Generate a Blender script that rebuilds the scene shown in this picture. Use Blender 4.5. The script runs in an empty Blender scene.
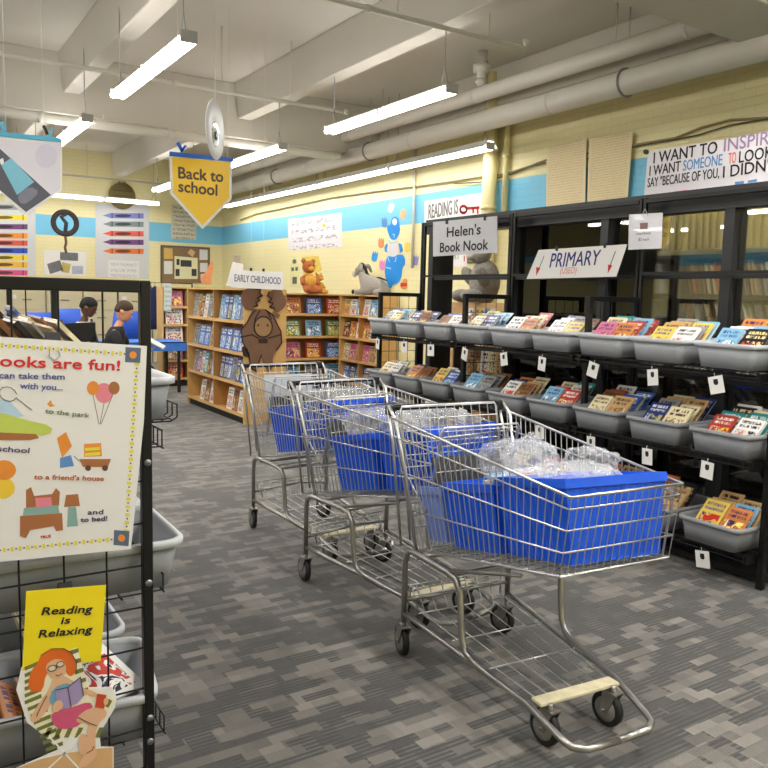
import bpy, bmesh, math, random
from mathutils import Vector, Matrix, Euler
PI = math.pi
rnd = random.Random(7)
C = bpy.context.scene.collection
SC = bpy.context.scene

# ------------------------------------------------------------------ camera (eye 1.5 m above the floor)
AX = ((0.84257368, -0.03997533, 0.53709549), (-0.53801346, -0.10824574, 0.83595716), (0.02472064, -0.99332011, -0.11271227))
FPX = 780.0
EYE = Vector((0, 0, 1.5))
cd = bpy.data.cameras.new('camera'); cam = bpy.data.objects.new('camera', cd); C.objects.link(cam)
cd.sensor_width = 36; cd.lens = 36 * FPX / 768; cd.clip_start = .05
X_, Y_, Z_ = [Vector((AX[0][i], AX[1][i], AX[2][i])) for i in range(3)]
m = Matrix.Identity(4)
for r in range(3):
    m[r][0] = X_[r]; m[r][1] = -Y_[r]; m[r][2] = -Z_[r]; m[r][3] = EYE[r]
cam.matrix_world = m
SC.camera = cam

def _ray(px, py):                      # a sight line measured on the photograph
    v = (px - 384, py - 384, FPX)
    return Vector([sum(AX[r][k] * v[k] for k in range(3)) for r in range(3)])
def on_z(px, py, z):
    d = _ray(px, py); return EYE + d * ((z - 1.5) / d.z)
def on_x(px, py, x):
    d = _ray(px, py); return EYE + d * (x / d.x)
def on_y(px, py, y):
    d = _ray(px, py); return EYE + d * (y / d.y)

# ------------------------------------------------------------------ materials
def lin(c):
    out = []
    for v in c[:3]:
        v = v / 255.0
        out.append(v / 12.92 if v <= 0.04045 else ((v + 0.055) / 1.055) ** 2.4)
    return tuple(out) + (1.0,)
MATS = {}
def nodes_of(name):
    mt = bpy.data.materials.new(name); mt.use_nodes = True
    nt = mt.node_tree
    return mt, nt, nt.nodes['Principled BSDF']
def mat(name, col, rough=.6, metal=0.0, var=.06, scale=12.0, bump=0.0, emit=0.0, alpha=1.0, trans=0.0, spec=None, coat=0.0):
    """plain material with a little procedural mottling"""
    if name in MATS: return MATS[name]
    mt, nt, b = nodes_of(name)
    N, L = nt.nodes, nt.links
    c = lin(col)
    tc = N.new('ShaderNodeTexCoord'); nz = N.new('ShaderNodeTexNoise'); nz.inputs['Scale'].default_value = scale; nz.inputs['Detail'].default_value = 3
    L.new(tc.outputs['Object'], nz.inputs['Vector'])
    mx = N.new('ShaderNodeMix'); mx.data_type = 'RGBA'
    mx.inputs[6].default_value = tuple(min(1, v * (1 - var)) for v in c[:3]) + (1,)
    mx.inputs[7].default_value = tuple(min(1, v * (1 + var)) for v in c[:3]) + (1,)
    L.new(nz.outputs[0], mx.inputs[0]); L.new(mx.outputs[2], b.inputs['Base Color'])
    b.inputs['Roughness'].default_value = rough; b.inputs['Metallic'].default_value = metal
    b.inputs['Alpha'].default_value = alpha; b.inputs['Transmission Weight'].default_value = trans
    b.inputs['Coat Weight'].default_value = coat
    if spec is not None: b.inputs['Specular IOR Level'].default_value = spec
    if emit:
        b.inputs['Emission Color'].default_value = (1.0, .97, .92, 1); b.inputs['Emission Strength'].default_value = emit
    if bump:
        bp = N.new('ShaderNodeBump'); bp.inputs['Strength'].default_value = bump; bp.inputs['Distance'].default_value = .01
        L.new(nz.outputs[0], bp.inputs['Height']); L.new(bp.outputs[0], b.inputs['Normal'])
    MATS[name] = mt
    return mt

def math_node(nt, op, a, b=None, clamp=False):
    n = nt.nodes.new('ShaderNodeMath'); n.operation = op; n.use_clamp = clamp
    for i, v in enumerate((a, b)):
        if v is None: continue
        if isinstance(v, (int, float)): n.inputs[i].default_value = v
        else: nt.links.new(v, n.inputs[i])
    return n.outputs[0]
def mixc(nt, f, a, b):
    n = nt.nodes.new('ShaderNodeMix'); n.data_type = 'RGBA'
    if isinstance(f, (int, float)): n.inputs[0].default_value = f
    else: nt.links.new(f, n.inputs[0])
    for k, v in ((6, a), (7, b)):
        if isinstance(v, tuple): n.inputs[k].default_value = v
        else: nt.links.new(v, n.inputs[k])
    return n.outputs[2]

def carpet():
    mt, nt, b = nodes_of('patchwork carpet'); N, L = nt.nodes, nt.links
    tc = N.new('ShaderNodeTexCoord')
    def brick(w, h, off, rot=0, seed=0.0):
        mp = N.new('ShaderNodeMapping'); mp.inputs['Rotation'].default_value = (0, 0, rot); mp.inputs['Location'].default_value = (seed, seed * .7, 0)
        L.new(tc.outputs['Object'], mp.inputs['Vector'])
        br = N.new('ShaderNodeTexBrick'); br.offset = off; br.offset_frequency = 2; br.squash = 1.0
        br.inputs['Scale'].default_value = 1; br.inputs['Mortar Size'].default_value = 0; br.inputs['Brick Width'].default_value = w; br.inputs['Row Height'].default_value = h
        br.inputs['Color1'].default_value = (0, 0, 0, 1); br.inputs['Color2'].default_value = (1, 1, 1, 1); br.inputs['Bias'].default_value = 0
        L.new(mp.outputs[0], br.inputs['Vector']); return br.outputs['Color']
    a = brick(.14, .046, .37, 0, .0); c2 = brick(.095, .092, .43, 0, 3.1); c3 = brick(.28, .184, .29, 0, 7.7)
    v = math_node(nt, 'ADD', math_node(nt, 'MULTIPLY', a, .5), math_node(nt, 'ADD', math_node(nt, 'MULTIPLY', c2, .33), math_node(nt, 'MULTIPLY', c3, .17)))
    cr = N.new('ShaderNodeValToRGB'); L.new(v, cr.inputs[0])
    e = cr.color_ramp; e.interpolation = 'LINEAR'
    e.elements[0].position = .12; e.elements[0].color = lin((46, 45, 46)); e.elements[1].position = .88; e.elements[1].color = lin((136, 130, 122))
    for p, col in ((.36, (60, 59, 60)), (.5, (84, 81, 79)), (.64, (106, 101, 95))):
        q = e.elements.new(p); q.color = lin(col)
    # woven stripes running across the pieces
    sp = N.new('ShaderNodeSeparateXYZ'); L.new(tc.outputs['Object'], sp.inputs[0])
    st = math_node(nt, 'SINE', math_node(nt, 'MULTIPLY', sp.outputs[1], 2 * PI / .021))
    st = math_node(nt, 'GREATER_THAN', st, -.1)
    msk = math_node(nt, 'LESS_THAN', math_node(nt, 'ABSOLUTE', math_node(nt, 'SUBTRACT', v, .4)), .13)
    f = math_node(nt, 'MULTIPLY', math_node(nt, 'MULTIPLY', st, msk), .85)
    dk = mixc(nt, f, cr.outputs[0], lin((24, 24, 26)))
    st2 = math_node(nt, 'SINE', math_node(nt, 'MULTIPLY', sp.outputs[1], 2 * PI / .009))
    f2 = math_node(nt, 'MULTIPLY', math_node(nt, 'ADD', math_node(nt, 'MULTIPLY', st2, .5), .5), .2)
    dk2 = mixc(nt, f2, dk, lin((60, 58, 56)))
    nz = N.new('ShaderNodeTexNoise'); nz.inputs['Scale'].default_value = 260; L.new(tc.outputs['Object'], nz.inputs['Vector'])
    fin = mixc(nt, math_node(nt, 'MULTIPLY', nz.outputs[0], .35), dk2, lin((96, 94, 90)))
    L.new(fin, b.inputs['Base Color'])
    b.inputs['Roughness'].default_value = .85
    b.inputs['Sheen Weight'].default_value = .3
    bp = N.new('ShaderNodeBump'); bp.inputs['Strength'].default_value = .35; bp.inputs['Distance'].default_value = .004
    L.new(nz.outputs[0], bp.inputs['Height']); L.new(bp.outputs[0], b.inputs['Normal'])
    return mt

def wall_paint(z0, z1):
    mt, nt, b = nodes_of('yellow painted brick with blue band'); N, L = nt.nodes, nt.links
    geo = N.new('ShaderNodeNewGeometry'); sp = N.new('ShaderNodeSeparateXYZ'); L.new(geo.outputs['Position'], sp.inputs[0])
    # brick courses on either wall direction
    uv = N.new('ShaderNodeCombineXYZ'); L.new(math_node(nt, 'ADD', sp.outputs[0], sp.outputs[1]), uv.inputs[0]); L.new(sp.outputs[2], uv.inputs[1])
    br = N.new('ShaderNodeTexBrick'); br.inputs['Scale'].default_value = 1; br.inputs['Brick Width'].default_value = .215; br.inputs['Row Height'].default_value = .075
    br.inputs['Mortar Size'].default_value = .006; br.inputs['Mortar Smooth'].default_value = .6
    L.new(uv.outputs[0], br.inputs['Vector'])
    nz = N.new('ShaderNodeTexNoise'); nz.inputs['Scale'].default_value = 1.3; nz.inputs['Detail'].default_value = 4; L.new(geo.outputs['Position'], nz.inputs['Vector'])
    yl = mixc(nt, nz.outputs[0], lin((240, 231, 184)), lin((230, 220, 166)))
    bl = mixc(nt, nz.outputs[0], lin((112, 192, 230)), lin((124, 200, 234)))
    band = math_node(nt, 'MULTIPLY', math_node(nt, 'GREATER_THAN', sp.outputs[2], z0), math_node(nt, 'LESS_THAN', sp.outputs[2], z1))
    col = mixc(nt, band, yl, bl)
    col = mixc(nt, math_node(nt, 'MULTIPLY', br.outputs['Fac'], .13), col, lin((150, 145, 110)))
    L.new(col, b.inputs['Base Color']); b.inputs['Roughness'].default_value = .5
    bp = N.new('ShaderNodeBump'); bp.inputs['Strength'].default_value = .35; bp.inputs['Distance'].default_value = .006; bp.invert = True
    L.new(br.outputs['Fac'], bp.inputs['Height']); L.new(bp.outputs[0], b.inputs['Normal'])
    return mt

def wood(name, c1, c2, scale=6):
    if name in MATS: return MATS[name]
    mt, nt, b = nodes_of(name); N, L = nt.nodes, nt.links
    tc = N.new('ShaderNodeTexCoord'); mp = N.new('ShaderNodeMapping'); mp.inputs['Scale'].default_value = (8, 8, .9); L.new(tc.outputs['Object'], mp.inputs[0])
    nz = N.new('ShaderNodeTexNoise'); nz.inputs['Scale'].default_value = scale; nz.inputs['Detail'].default_value = 6; nz.inputs['Distortion'].default_value = .8; L.new(mp.outputs[0], nz.inputs[0])
    L.new(mixc(nt, nz.outputs[0], lin(c1), lin(c2)), b.inputs['Base Color']); b.inputs['Roughness'].default_value = .38
    MATS[name] = mt; return mt

def cover(name, base, a1, a2):
    """printed cover: title band, picture area made of patches, on the face of a book"""
    key = 'cover ' + name
    if key in MATS: return MATS[key]
    mt, nt, b = nodes_of(key); N, L = nt.nodes, nt.links
    tc = N.new('ShaderNodeTexCoord'); sp = N.new('ShaderNodeSeparateXYZ'); L.new(tc.outputs['Generated'], sp.inputs[0])
    oi = N.new('ShaderNodeObjectInfo')
    x, z = sp.outputs[0], sp.outputs[2]
    def rng(s, lo, hi): return math_node(nt, 'MULTIPLY', math_node(nt, 'GREATER_THAN', s, lo), math_node(nt, 'LESS_THAN', s, hi))
    off = N.new('ShaderNodeVectorMath'); off.operation = 'ADD'
    cmb = N.new('ShaderNodeCombineXYZ'); L.new(math_node(nt, 'MULTIPLY', oi.outputs['Random'], 37.0), cmb.inputs[0]); L.new(math_node(nt, 'MULTIPLY', oi.outputs['Random'], 91.0), cmb.inputs[2])
    L.new(tc.outputs['Generated'], off.inputs[0]); L.new(cmb.outputs[0], off.inputs[1])
    vo = N.new('ShaderNodeTexNoise'); vo.inputs['Scale'].default_value = 3.6; vo.inputs['Detail'].default_value = 2.5; vo.inputs['Distortion'].default_value = 1.2; L.new(off.outputs[0], vo.inputs['Vector'])
    cr = N.new('ShaderNodeValToRGB'); L.new(vo.outputs[0], cr.inputs[0]); e = cr.color_ramp; e.interpolation = 'CONSTANT'
    e.elements[0].position = 0; e.elements[0].color = lin(a1); e.elements[1].position = .44; e.elements[1].color = lin(base)
    for p, c in ((.52, a2), (.58, base), (.64, (236, 226, 205))):
        q = e.elements.new(p); q.color = lin(c)
    pic = math_node(nt, 'MULTIPLY', rng(x, .1, .9), rng(z, .08, .62))
    col = mixc(nt, pic, lin(base), cr.outputs[0])
    tn = N.new('ShaderNodeTexNoise'); tn.inputs['Scale'].default_value = 22; tn.inputs['Detail'].default_value = 0
    mp = N.new('ShaderNodeMapping'); mp.inputs['Scale'].default_value = (1, 1, .25); L.new(off.outputs[0], mp.inputs[0]); L.new(mp.outputs[0], tn.inputs['Vector'])
    ttl = math_node(nt, 'MULTIPLY', math_node(nt, 'GREATER_THAN', tn.outputs[0], .47), math_node(nt, 'MULTIPLY', rng(x, .12, .88), math_node(nt, 'ADD', rng(z, .71, .79), rng(z, .83, .92))))
    col = mixc(nt, ttl, col, lin(a2))
    L.new(col, b.inputs['Base Color']); b.inputs['Roughness'].default_value = .32
    MATS[key] = mt; return mt

def scribble(name, paper, ink, rows, thr=.52, rough=.8, sc=24):
    """a handwritten sheet: rows of small irregular pen strokes, too small to read"""
    if name in MATS: return MATS[name]
    mt, nt, b = nodes_of(name); N, L = nt.nodes, nt.links
    tc = N.new('ShaderNodeTexCoord'); sp = N.new('ShaderNodeSeparateXYZ'); L.new(tc.outputs['Generated'], sp.inputs[0])
    nz = N.new('ShaderNodeTexNoise'); nz.inputs['Scale'].default_value = sc; nz.inputs['Detail'].default_value = 1; nz.inputs['Distortion'].default_value = .6; L.new(tc.outputs['Generated'], nz.inputs['Vector'])
    ln = math_node(nt, 'GREATER_THAN', math_node(nt, 'SINE', math_node(nt, 'MULTIPLY', sp.outputs[1], 2 * PI * rows)), -.1)
    mar = math_node(nt, 'MULTIPLY', math_node(nt, 'GREATER_THAN', sp.outputs[0], .08), math_node(nt, 'LESS_THAN', sp.outputs[0], .92))
    f = math_node(nt, 'MULTIPLY', math_node(nt, 'MULTIPLY', ln, mar), math_node(nt, 'GREATER_THAN', nz.outputs[0], thr))
    L.new(mixc(nt, math_node(nt, 'MULTIPLY', f, .7), lin(paper), lin(ink)), b.inputs['Base Color']); b.inputs['Roughness'].default_value = rough
    MATS[name] = mt; return mt

def ball(name, c, r, m, parent=None, rot=(0, 0, 0), n=18):
    """egg-shaped solid"""
    pr_ = [(math.sin(PI * i / 12) + 1e-4, -math.cos(PI * i / 12)) for i in range(13)]
    mb = MB().lathe(pr_, n)
    for v in mb.v: v.x *= r[0]; v.y *= r[1]; v.z *= r[2]
    return mb.build(name, m, parent, loc=c, rot=rot)
def bag_mat():
    mt = bpy.data.materials.new('clear crinkled plastic'); mt.use_nodes = True; nt = mt.node_tree; N, L = nt.nodes, nt.links
    for n in list(N): N.remove(n)
    o = N.new('ShaderNodeOutputMaterial'); t = N.new('ShaderNodeBsdfTransparent'); g = N.new('ShaderNodeBsdfPrincipled'); mx = N.new('ShaderNodeMixShader')
    g.inputs['Base Color'].default_value = (.82, .84, .88, 1); g.inputs['Roughness'].default_value = .12; g.inputs['Specular IOR Level'].default_value = 1.0
    lw = N.new('ShaderNodeLayerWeight'); lw.inputs[0].default_value = .45
    tc = N.new('ShaderNodeTexCoord'); nz = N.new('ShaderNodeTexNoise'); nz.inputs['Scale'].default_value = 9; nz.inputs['Detail'].default_value = 5; nz.inputs['Distortion'].default_value = 1.5
    L.new(tc.outputs['Object'], nz.inputs[0]); bp = N.new('ShaderNodeBump'); bp.inputs['Strength'].default_value = 1; bp.inputs['Distance'].default_value = .05
    L.new(nz.outputs[0], bp.inputs['Height']); L.new(bp.outputs[0], g.inputs['Normal']); L.new(bp.outputs[0], lw.inputs['Normal'])
    f = math_node(nt, 'ADD', math_node(nt, 'MULTIPLY', lw.outputs['Facing'], .42), .05, True)
    L.new(f, mx.inputs[0]); L.new(t.outputs[0], mx.inputs[1]); L.new(g.outputs[0], mx.inputs[2]); L.new(mx.outputs[0], o.inputs[0])
    return mt

def glass_mat():
    mt = bpy.data.materials.new('window glass'); mt.use_nodes = True; nt = mt.node_tree; N, L = nt.nodes, nt.links
    for n in list(N): N.remove(n)
    o = N.new('ShaderNodeOutputMaterial'); t = N.new('ShaderNodeBsdfTransparent'); g = N.new('ShaderNodeBsdfGlossy'); mx = N.new('ShaderNodeMixShader')
    t.inputs[0].default_value = (.94, .95, .94, 1); g.inputs['Roughness'].default_value = .01
    fr = N.new('ShaderNodeFresnel'); fr.inputs[0].default_value = 1.6
    L.new(math_node(nt, 'ADD', math_node(nt, 'MULTIPLY', fr.outputs[0], 1.3), .05, True), mx.inputs[0]); L.new(t.outputs[0], mx.inputs[1]); L.new(g.outputs[0], mx.inputs[2]); L.new(mx.outputs[0], o.inputs[0])
    return mt

# ------------------------------------------------------------------ mesh builder
class MB:
    def __init__(s): s.v = []; s.f = []; s.mi = []; s.sm = []
    def add(s, vs, fs, mi=0, smooth=False, M=None):
        k = len(s.v)
        s.v += [(M @ Vector(v)) if M else Vector(v) for v in vs]
        s.f += [tuple(i + k for i in f) for f in fs]; s.mi += [mi] * len(fs); s.sm += [smooth] * len(fs)
        return s
    def box(s, x0, x1, y0, y1, z0, z1, mi=0, M=None):
        vs = [(x, y, z) for x in (x0, x1) for y in (y0, y1) for z in (z0, z1)]
        return s.add(vs, [(0, 1, 3, 2), (4, 6, 7, 5), (0, 4, 5, 1), (2, 3, 7, 6), (0, 2, 6, 4), (1, 5, 7, 3)], mi, False, M)
    def bar(s, a, b, w, h=None, mi=0):                    # square bar between two points
        h = h or w; a = Vector(a); b = Vector(b); d = b - a
        M = Matrix.Translation(a) @ d.to_track_quat('Z', 'Y').to_matrix().to_4x4()
        if abs(d.normalized().z) > .99: M = Matrix.Translation(a) @ (Matrix.Identity(4) if d.z > 0 else Matrix.Rotation(PI, 4, 'X'))
        return s.box(-w / 2, w / 2, -h / 2, h / 2, 0, d.length, mi, M)
    def tube(s, pts, r, n=8, mi=0, closed=False, caps=True):
        P = [Vector(p) for p in pts]; k = len(P); rings = []; up = None
        for i, p in enumerate(P):
            a = P[(i - 1) % k] if (closed or i) else P[i]; b = P[(i + 1) % k] if (closed or i < k - 1) else P[i]
            t = (b - a).normalized()
            if up is None:
                up = Vector((0, 0, 1)) if abs(t.z) < .9 else Vector((1, 0, 0))
            u = (up - t * up.dot(t))
            if u.length < 1e-6: u = t.orthogonal()
            u.normalize(); w = t.cross(u); up = u
            rr = r[i] if isinstance(r, (list, tuple)) else r
            rings.append([p + (u * math.cos(2 * PI * j / n) + w * math.sin(2 * PI * j / n)) * rr for j in range(n)])
        vs = [v for R in rings for v in R]; fs = []
        for i in range(k if closed else k - 1):
            q = (i + 1) % k
            for j in range(n): fs.append((i * n + j, i * n + (j + 1) % n, q * n + (j + 1) % n, q * n + j))
        if caps and not closed: fs += [tuple(range(n))[::-1], tuple(range((k - 1) * n, k * n))]
        return s.add(vs, fs, mi, n > 4)
    def wire(s, a, b, r=.002, mi=0, n=5): return s.tube((a, b), r, n, mi, caps=False)
    def lathe(s, prof, n=20, mi=0, M=None, smooth=True):  # profile (radius, z) turned around z
        vs = []; fs = []; k = len(prof)
        for r, z in prof:
            for j in range(n): vs.append((r * math.cos(2 * PI * j / n), r * math.sin(2 * PI * j / n), z))
        for i in range(k - 1):
            for j in range(n): fs.append((i * n + j, i * n + (j + 1) % n, (i + 1) * n + (j + 1) % n, (i + 1) * n + j))
        fs += [tuple(range(n))[::-1], tuple(range((k - 1) * n, k * n))]
        return s.add(vs, fs, mi, smooth, M)
    def loft(s, loops, mi=0, M=None, smooth=True, cap0=True, cap1=True):
        n = len(loops[0]); vs = [v for l in loops for v in l]; fs = []
        for i in range(len(loops) - 1):
            for j in range(n): fs.append((i * n + j, i * n + (j + 1) % n, (i + 1) * n + (j + 1) % n, (i + 1) * n + j))
        if cap0: fs.append(tuple(range(n))[::-1])
        if cap1: fs.append(tuple(range((len(loops) - 1) * n, len(loops) * n)))
        return s.add(vs, fs, mi, smooth, M)
    def prism(s, poly, z0, z1, mi=0, M=None):             # polygon in xy pulled along z
        a = sum(poly[i][0] * poly[(i + 1) % len(poly)][1] - poly[(i + 1) % len(poly)][0] * poly[i][1] for i in range(len(poly)))
        if a < 0: poly = poly[::-1]
        n = len(poly); vs = [(x, y, z0) for x, y in poly] + [(x, y, z1) for x, y in poly]
        fs = [tuple(range(n))[::-1], tuple(range(n, 2 * n))] + [(j, (j + 1) % n, n + (j + 1) % n, n + j) for j in range(n)]
        return s.add(vs, fs, mi, False, M)
    def mesh(s, name, mats):
        me = bpy.data.meshes.new(name); me.from_pydata([tuple(v) for v in s.v], [], s.f)
        for mt in (mats if isinstance(mats, (list, tuple)) else [mats]): me.materials.append(mt)
        me.polygons.foreach_set('material_index', s.mi); me.polygons.foreach_set('use_smooth', s.sm)
        me.update(); return me
    def build(s, name, mats, parent=None, bevel=0, seg=2, loc=None, rot=None):
        o = bpy.data.objects.new(name, s.mesh(name, mats)); C.objects.link(o)
        if parent is not None: o.parent = parent
        if loc is not None: o.location = loc
        if rot is not None: o.rotation_euler = rot
        if bevel:
            bv = o.modifiers.new('bevel', 'BEVEL'); bv.width = bevel; bv.segments = seg; bv.limit_method = 'ANGLE'; bv.angle_limit = .6
        return o

def tag(o, label=None, cat=None, group=None, kind=None):
    if label: o['label'] = label
    if cat: o['category'] = cat
    if group: o['group'] = group
    if kind: o['kind'] = kind
    return o
def thing(name, label, cat, loc=(0, 0, 0), rot=(0, 0, 0), group=None):
    o = bpy.data.objects.new(name, None); C.objects.link(o); o.location = loc; o.rotation_euler = rot; o.empty_display_size = .05
    return tag(o, label, cat, group)
def kids(o): return KIDS.get(o.name, [])
def child_map():
    global KIDS; KIDS = {}
    for q in bpy.data.objects:
        if q.parent: KIDS.setdefault(q.parent.name, []).append(q)
def copy_tree(o, parent=None):
    c = o.copy(); C.objects.link(c); c.parent = parent
    for ch in kids(o): copy_tree(ch, c)
    return c
def struct(o): o['kind'] = 'structure'; return o
def base_of(mb):  # helper: move the vertices so that the origin sits at the bottom centre
    xs = [v.x for v in mb.v]; ys = [v.y for v in mb.v]; zs = [v.z for v in mb.v]
    p = Vector(((min(xs) + max(xs)) / 2, (min(ys) + max(ys)) / 2, min(zs)))
    for v in mb.v: v -= p
    return p
def place(mb, name, mats, label=None, cat=None, group=None, **k):
    p = base_of(mb); o = mb.build(name, mats, **k); o.location = p
    return tag(o, label, cat, group) if label else o

def smooth_poly(p, it=2):
    for _ in range(it):
        q = []
        for i in range(len(p)):
            a, b = p[i], p[(i + 1) % len(p)]
            q += [(a[0] * .75 + b[0] * .25, a[1] * .75 + b[1] * .25), (a[0] * .25 + b[0] * .75, a[1] * .25 + b[1] * .75)]
        p = q
    return p
def ell(cx, cy, rx, ry, n=20, a0=0):
    ca, sa = math.cos(a0), math.sin(a0)
    return [(cx + rx * math.cos(2 * PI * i / n) * ca - ry * math.sin(2 * PI * i / n) * sa, cy + rx * math.cos(2 * PI * i / n) * sa + ry * math.sin(2 * PI * i / n) * ca) for i in range(n)]

# ------------------------------------------------------------------ flat sheets, signs and their lettering
class Sheet:
    """a flat thing in a plane of the room: 'y' planes face the viewer's end of the room, 'x' planes face the aisle"""
    def __init__(s, axis, val, name, label, cat, p0, group=None):
        s.axis, s.val = axis, val
        o = s.w(p0)
        s.o = o
        rot = (PI / 2, 0, 0) if axis == 'y' else (PI / 2, 0, -PI / 2)
        s.root = thing(name, label, cat, o, rot, group)
        s.layer = 0
    def w(s, p): return on_y(p[0], p[1], s.val) if s.axis == 'y' else on_x(p[0], p[1], s.val)
    def loc(s, p):
        w = s.w(p) - s.o
        return (w.x, w.z) if s.axis == 'y' else (-w.y, w.z)
    def poly(s, name, pts, m, z=0.0, t=.001, rnd_it=0, parent=None, local=False):
        q = list(pts) if local else [s.loc(p) for p in pts]
        if rnd_it: q = smooth_poly(q, rnd_it)
        mb = MB().prism(q, z, z + t)
        return mb.build(name, m, parent or s.root)
    def polys(s, name, lst, m, z=0.0, t=.001, parent=None):
        if len(lst) <= 6:
            for pts in lst: o = s.poly(name, pts, m, z, t, parent=parent)
            return o
        mb = MB()
        for pts in lst: mb.prism([s.loc(p) for p in pts], z, z + t)
        return mb.build(name, m, parent or s.root)
    def strokes(s, name, lst, w, m, z=0.0, parent=None):     # drawn lines, w in metres
        mb = MB()
        for pts in lst:
            q = [s.loc(p) for p in pts]
            for a, b in zip(q, q[1:]):
                d = Vector((b[0] - a[0], b[1] - a[1])); 
                if d.length < 1e-6: continue
                n = Vector((-d.y, d.x)).normalized() * w / 2; e = d.normalized() * w * .3
                mb.prism([(a[0] + n.x - e.x, a[1] + n.y - e.y), (a[0] - n.x - e.x, a[1] - n.y - e.y), (b[0] - n.x + e.x, b[1] - n.y + e.y), (b[0] + n.x + e.x, b[1] + n.y + e.y)], z, z + .0006)
        return mb.build(name, m, parent or s.root)
    def text(s, body, pl, pr, m, z=.0015, bold=0.0, shear=0.0, name='lettering', parent=None, space=1.0, h=None):
        """lettering fitted between two baseline points; h = cap height in the plane (metres) when given"""
        a, b = Vector(s.loc(pl)), Vector(s.loc(pr)); d = b - a
        cu = bpy.data.curves.new('t', 'FONT'); cu.body = body; cu.extrude = .0004; cu.shear = shear; cu.space_character = space; cu.resolution_u = 3
        tmp = bpy.data.objects.new('t', cu); C.objects.link(tmp)
        dg = bpy.context.evaluated_depsgraph_get(); me = bpy.data.meshes.new_from_object(tmp.evaluated_get(dg))
        bpy.data.objects.remove(tmp); 
        xs = [v.co.x for v in me.vertices]; ys = [v.co.y for v in me.vertices]
        w0, x0 = max(xs) - min(xs), min(xs); k = d.length / w0
        ky = (h / .7) if h else k
        for v in me.vertices: v.co = Vector(((v.co.x - x0) * k, v.co.y * ky, v.co.z))
        if bold:                                            # heavier strokes: the outline thickened on all sides
            bb = bold * ky * .8; vv = [v.co.copy() for v in me.vertices]; ff = [tuple(p.vertices) for p in me.polygons]; n = len(vv); V, F = [], []
            for q_, (dx, dy) in enumerate(((0, 0), (bb, 0), (-bb, 0), (0, bb), (0, -bb), (bb * .7, bb * .7), (-bb * .7, bb * .7), (bb * .7, -bb * .7), (-bb * .7, -bb * .7))):
                V += [(c.x + dx, c.y + dy, c.z + .0001 * q_) for c in vv]; F += [tuple(i + n * q_ for i in f) for f in ff]
            me = bpy.data.meshes.new(name); me.from_pydata(V, [], F); me.update()
        me.name = name; me.materials.clear(); me.materials.append(m)
        o = bpy.data.objects.new(name, me); C.objects.link(o); o.parent = parent or s.root
        o.location = (a.x, a.y, z); o.rotation_euler = (0, 0, math.atan2(d.y, d.x))
        return o
# ================================================================== palette of plain materials
M_ceil = mat('painted ceiling concrete', (205, 200, 190), .8, var=.05, scale=1.2)
M_pipe = mat('painted pipe', (214, 210, 200), .45, var=.05, scale=3)
M_pipey = mat('yellow painted pipe', (226, 214, 158), .45, var=.04)
M_white = mat('white plastic', (236, 236, 234), .4, var=.02)
M_paper = mat('white paper', (232, 230, 228), .75, var=.02)
M_black = mat('black powder coated steel', (16, 16, 18), .38, metal=.2, var=.2)
M_blackp = mat('black plastic', (22, 22, 24), .5, var=.2)
M_dark = mat('near black laminate', (24, 22, 21), .5, var=.2)
M_ink = mat('black ink', (22, 22, 26), .7, var=.1)
M_navy = mat('navy ink', (34, 40, 120), .6, var=.05)
M_red = mat('red ink', (200, 36, 40), .6, var=.06)
M_steel = mat('zinc plated wire', (206, 206, 204), .33, metal=.95, var=.1, scale=30)
M_tube = mat('dulled steel tube', (168, 166, 162), .32, metal=.9, var=.2, scale=25, bump=.15)
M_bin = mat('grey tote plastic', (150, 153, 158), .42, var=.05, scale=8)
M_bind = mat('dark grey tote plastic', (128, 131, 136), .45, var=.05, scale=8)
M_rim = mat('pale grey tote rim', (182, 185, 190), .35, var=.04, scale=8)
M_blue = mat('blue corrugated plastic', (14, 88, 224), .3, var=.14, scale=10)
M_bluel = mat('pale blue plastic', (120, 146, 220), .3, var=.1, scale=14)
M_birch = wood('birch veneer', (226, 186, 122), (206, 160, 96))
M_birchd = wood('birch edge', (196, 146, 84), (180, 128, 70))
M_pages = mat('book pages', (232, 226, 210), .85, var=.06, scale=40)
M_alu = mat('grey metal', (150, 150, 150), .4, metal=.6, var=.1)
M_glow = mat('lit fluorescent tube', (255, 252, 244), .4, emit=15.0)
M_glowd = mat('lit fluorescent tube, older', (255, 252, 244), .4, emit=6.5)  # glow turned down so the walls beside these tubes don't wash out
M_cap = mat('light grey lamp cap', (190, 190, 188), .5)
M_cord = mat('pale cord', (220, 215, 200), .7)

# ================================================================== room shell
XR, YB, ZC = 6.45, 16.9, 4.25
struct(MB().box(-10, XR + .2, -3.2, YB + .2, -.1, 0).build('floor', carpet()))
struct(MB().box(-10, XR + .2, -3.2, YB + .2, ZC, ZC + .15).build('ceiling', M_ceil))
WP = wall_paint(2.53, 2.93)
struct(MB().box(XR, XR + .15, -3.2, YB + .15, 0, ZC).build('wall_right', WP))
struct(MB().box(-10, XR, YB, YB + .15, 0, ZC).build('wall_back', WP))
struct(MB().box(-10.15, -10, -3.2, YB + .15, 0, ZC).build('wall_left', WP))
struct(MB().box(-10, XR, -3.35, -3.2, 0, ZC).build('wall_front', WP))
struct(MB().box(XR - .015, XR, -3.2, YB, 0, .12).build('baseboard_right', mat('baseboard', (90, 84, 74), .6)))
struct(MB().box(-10, XR - .015, YB - .015, YB, 0, .12).build('baseboard_back', mat('baseboard', (90, 84, 74), .6)))
n = 0
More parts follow.
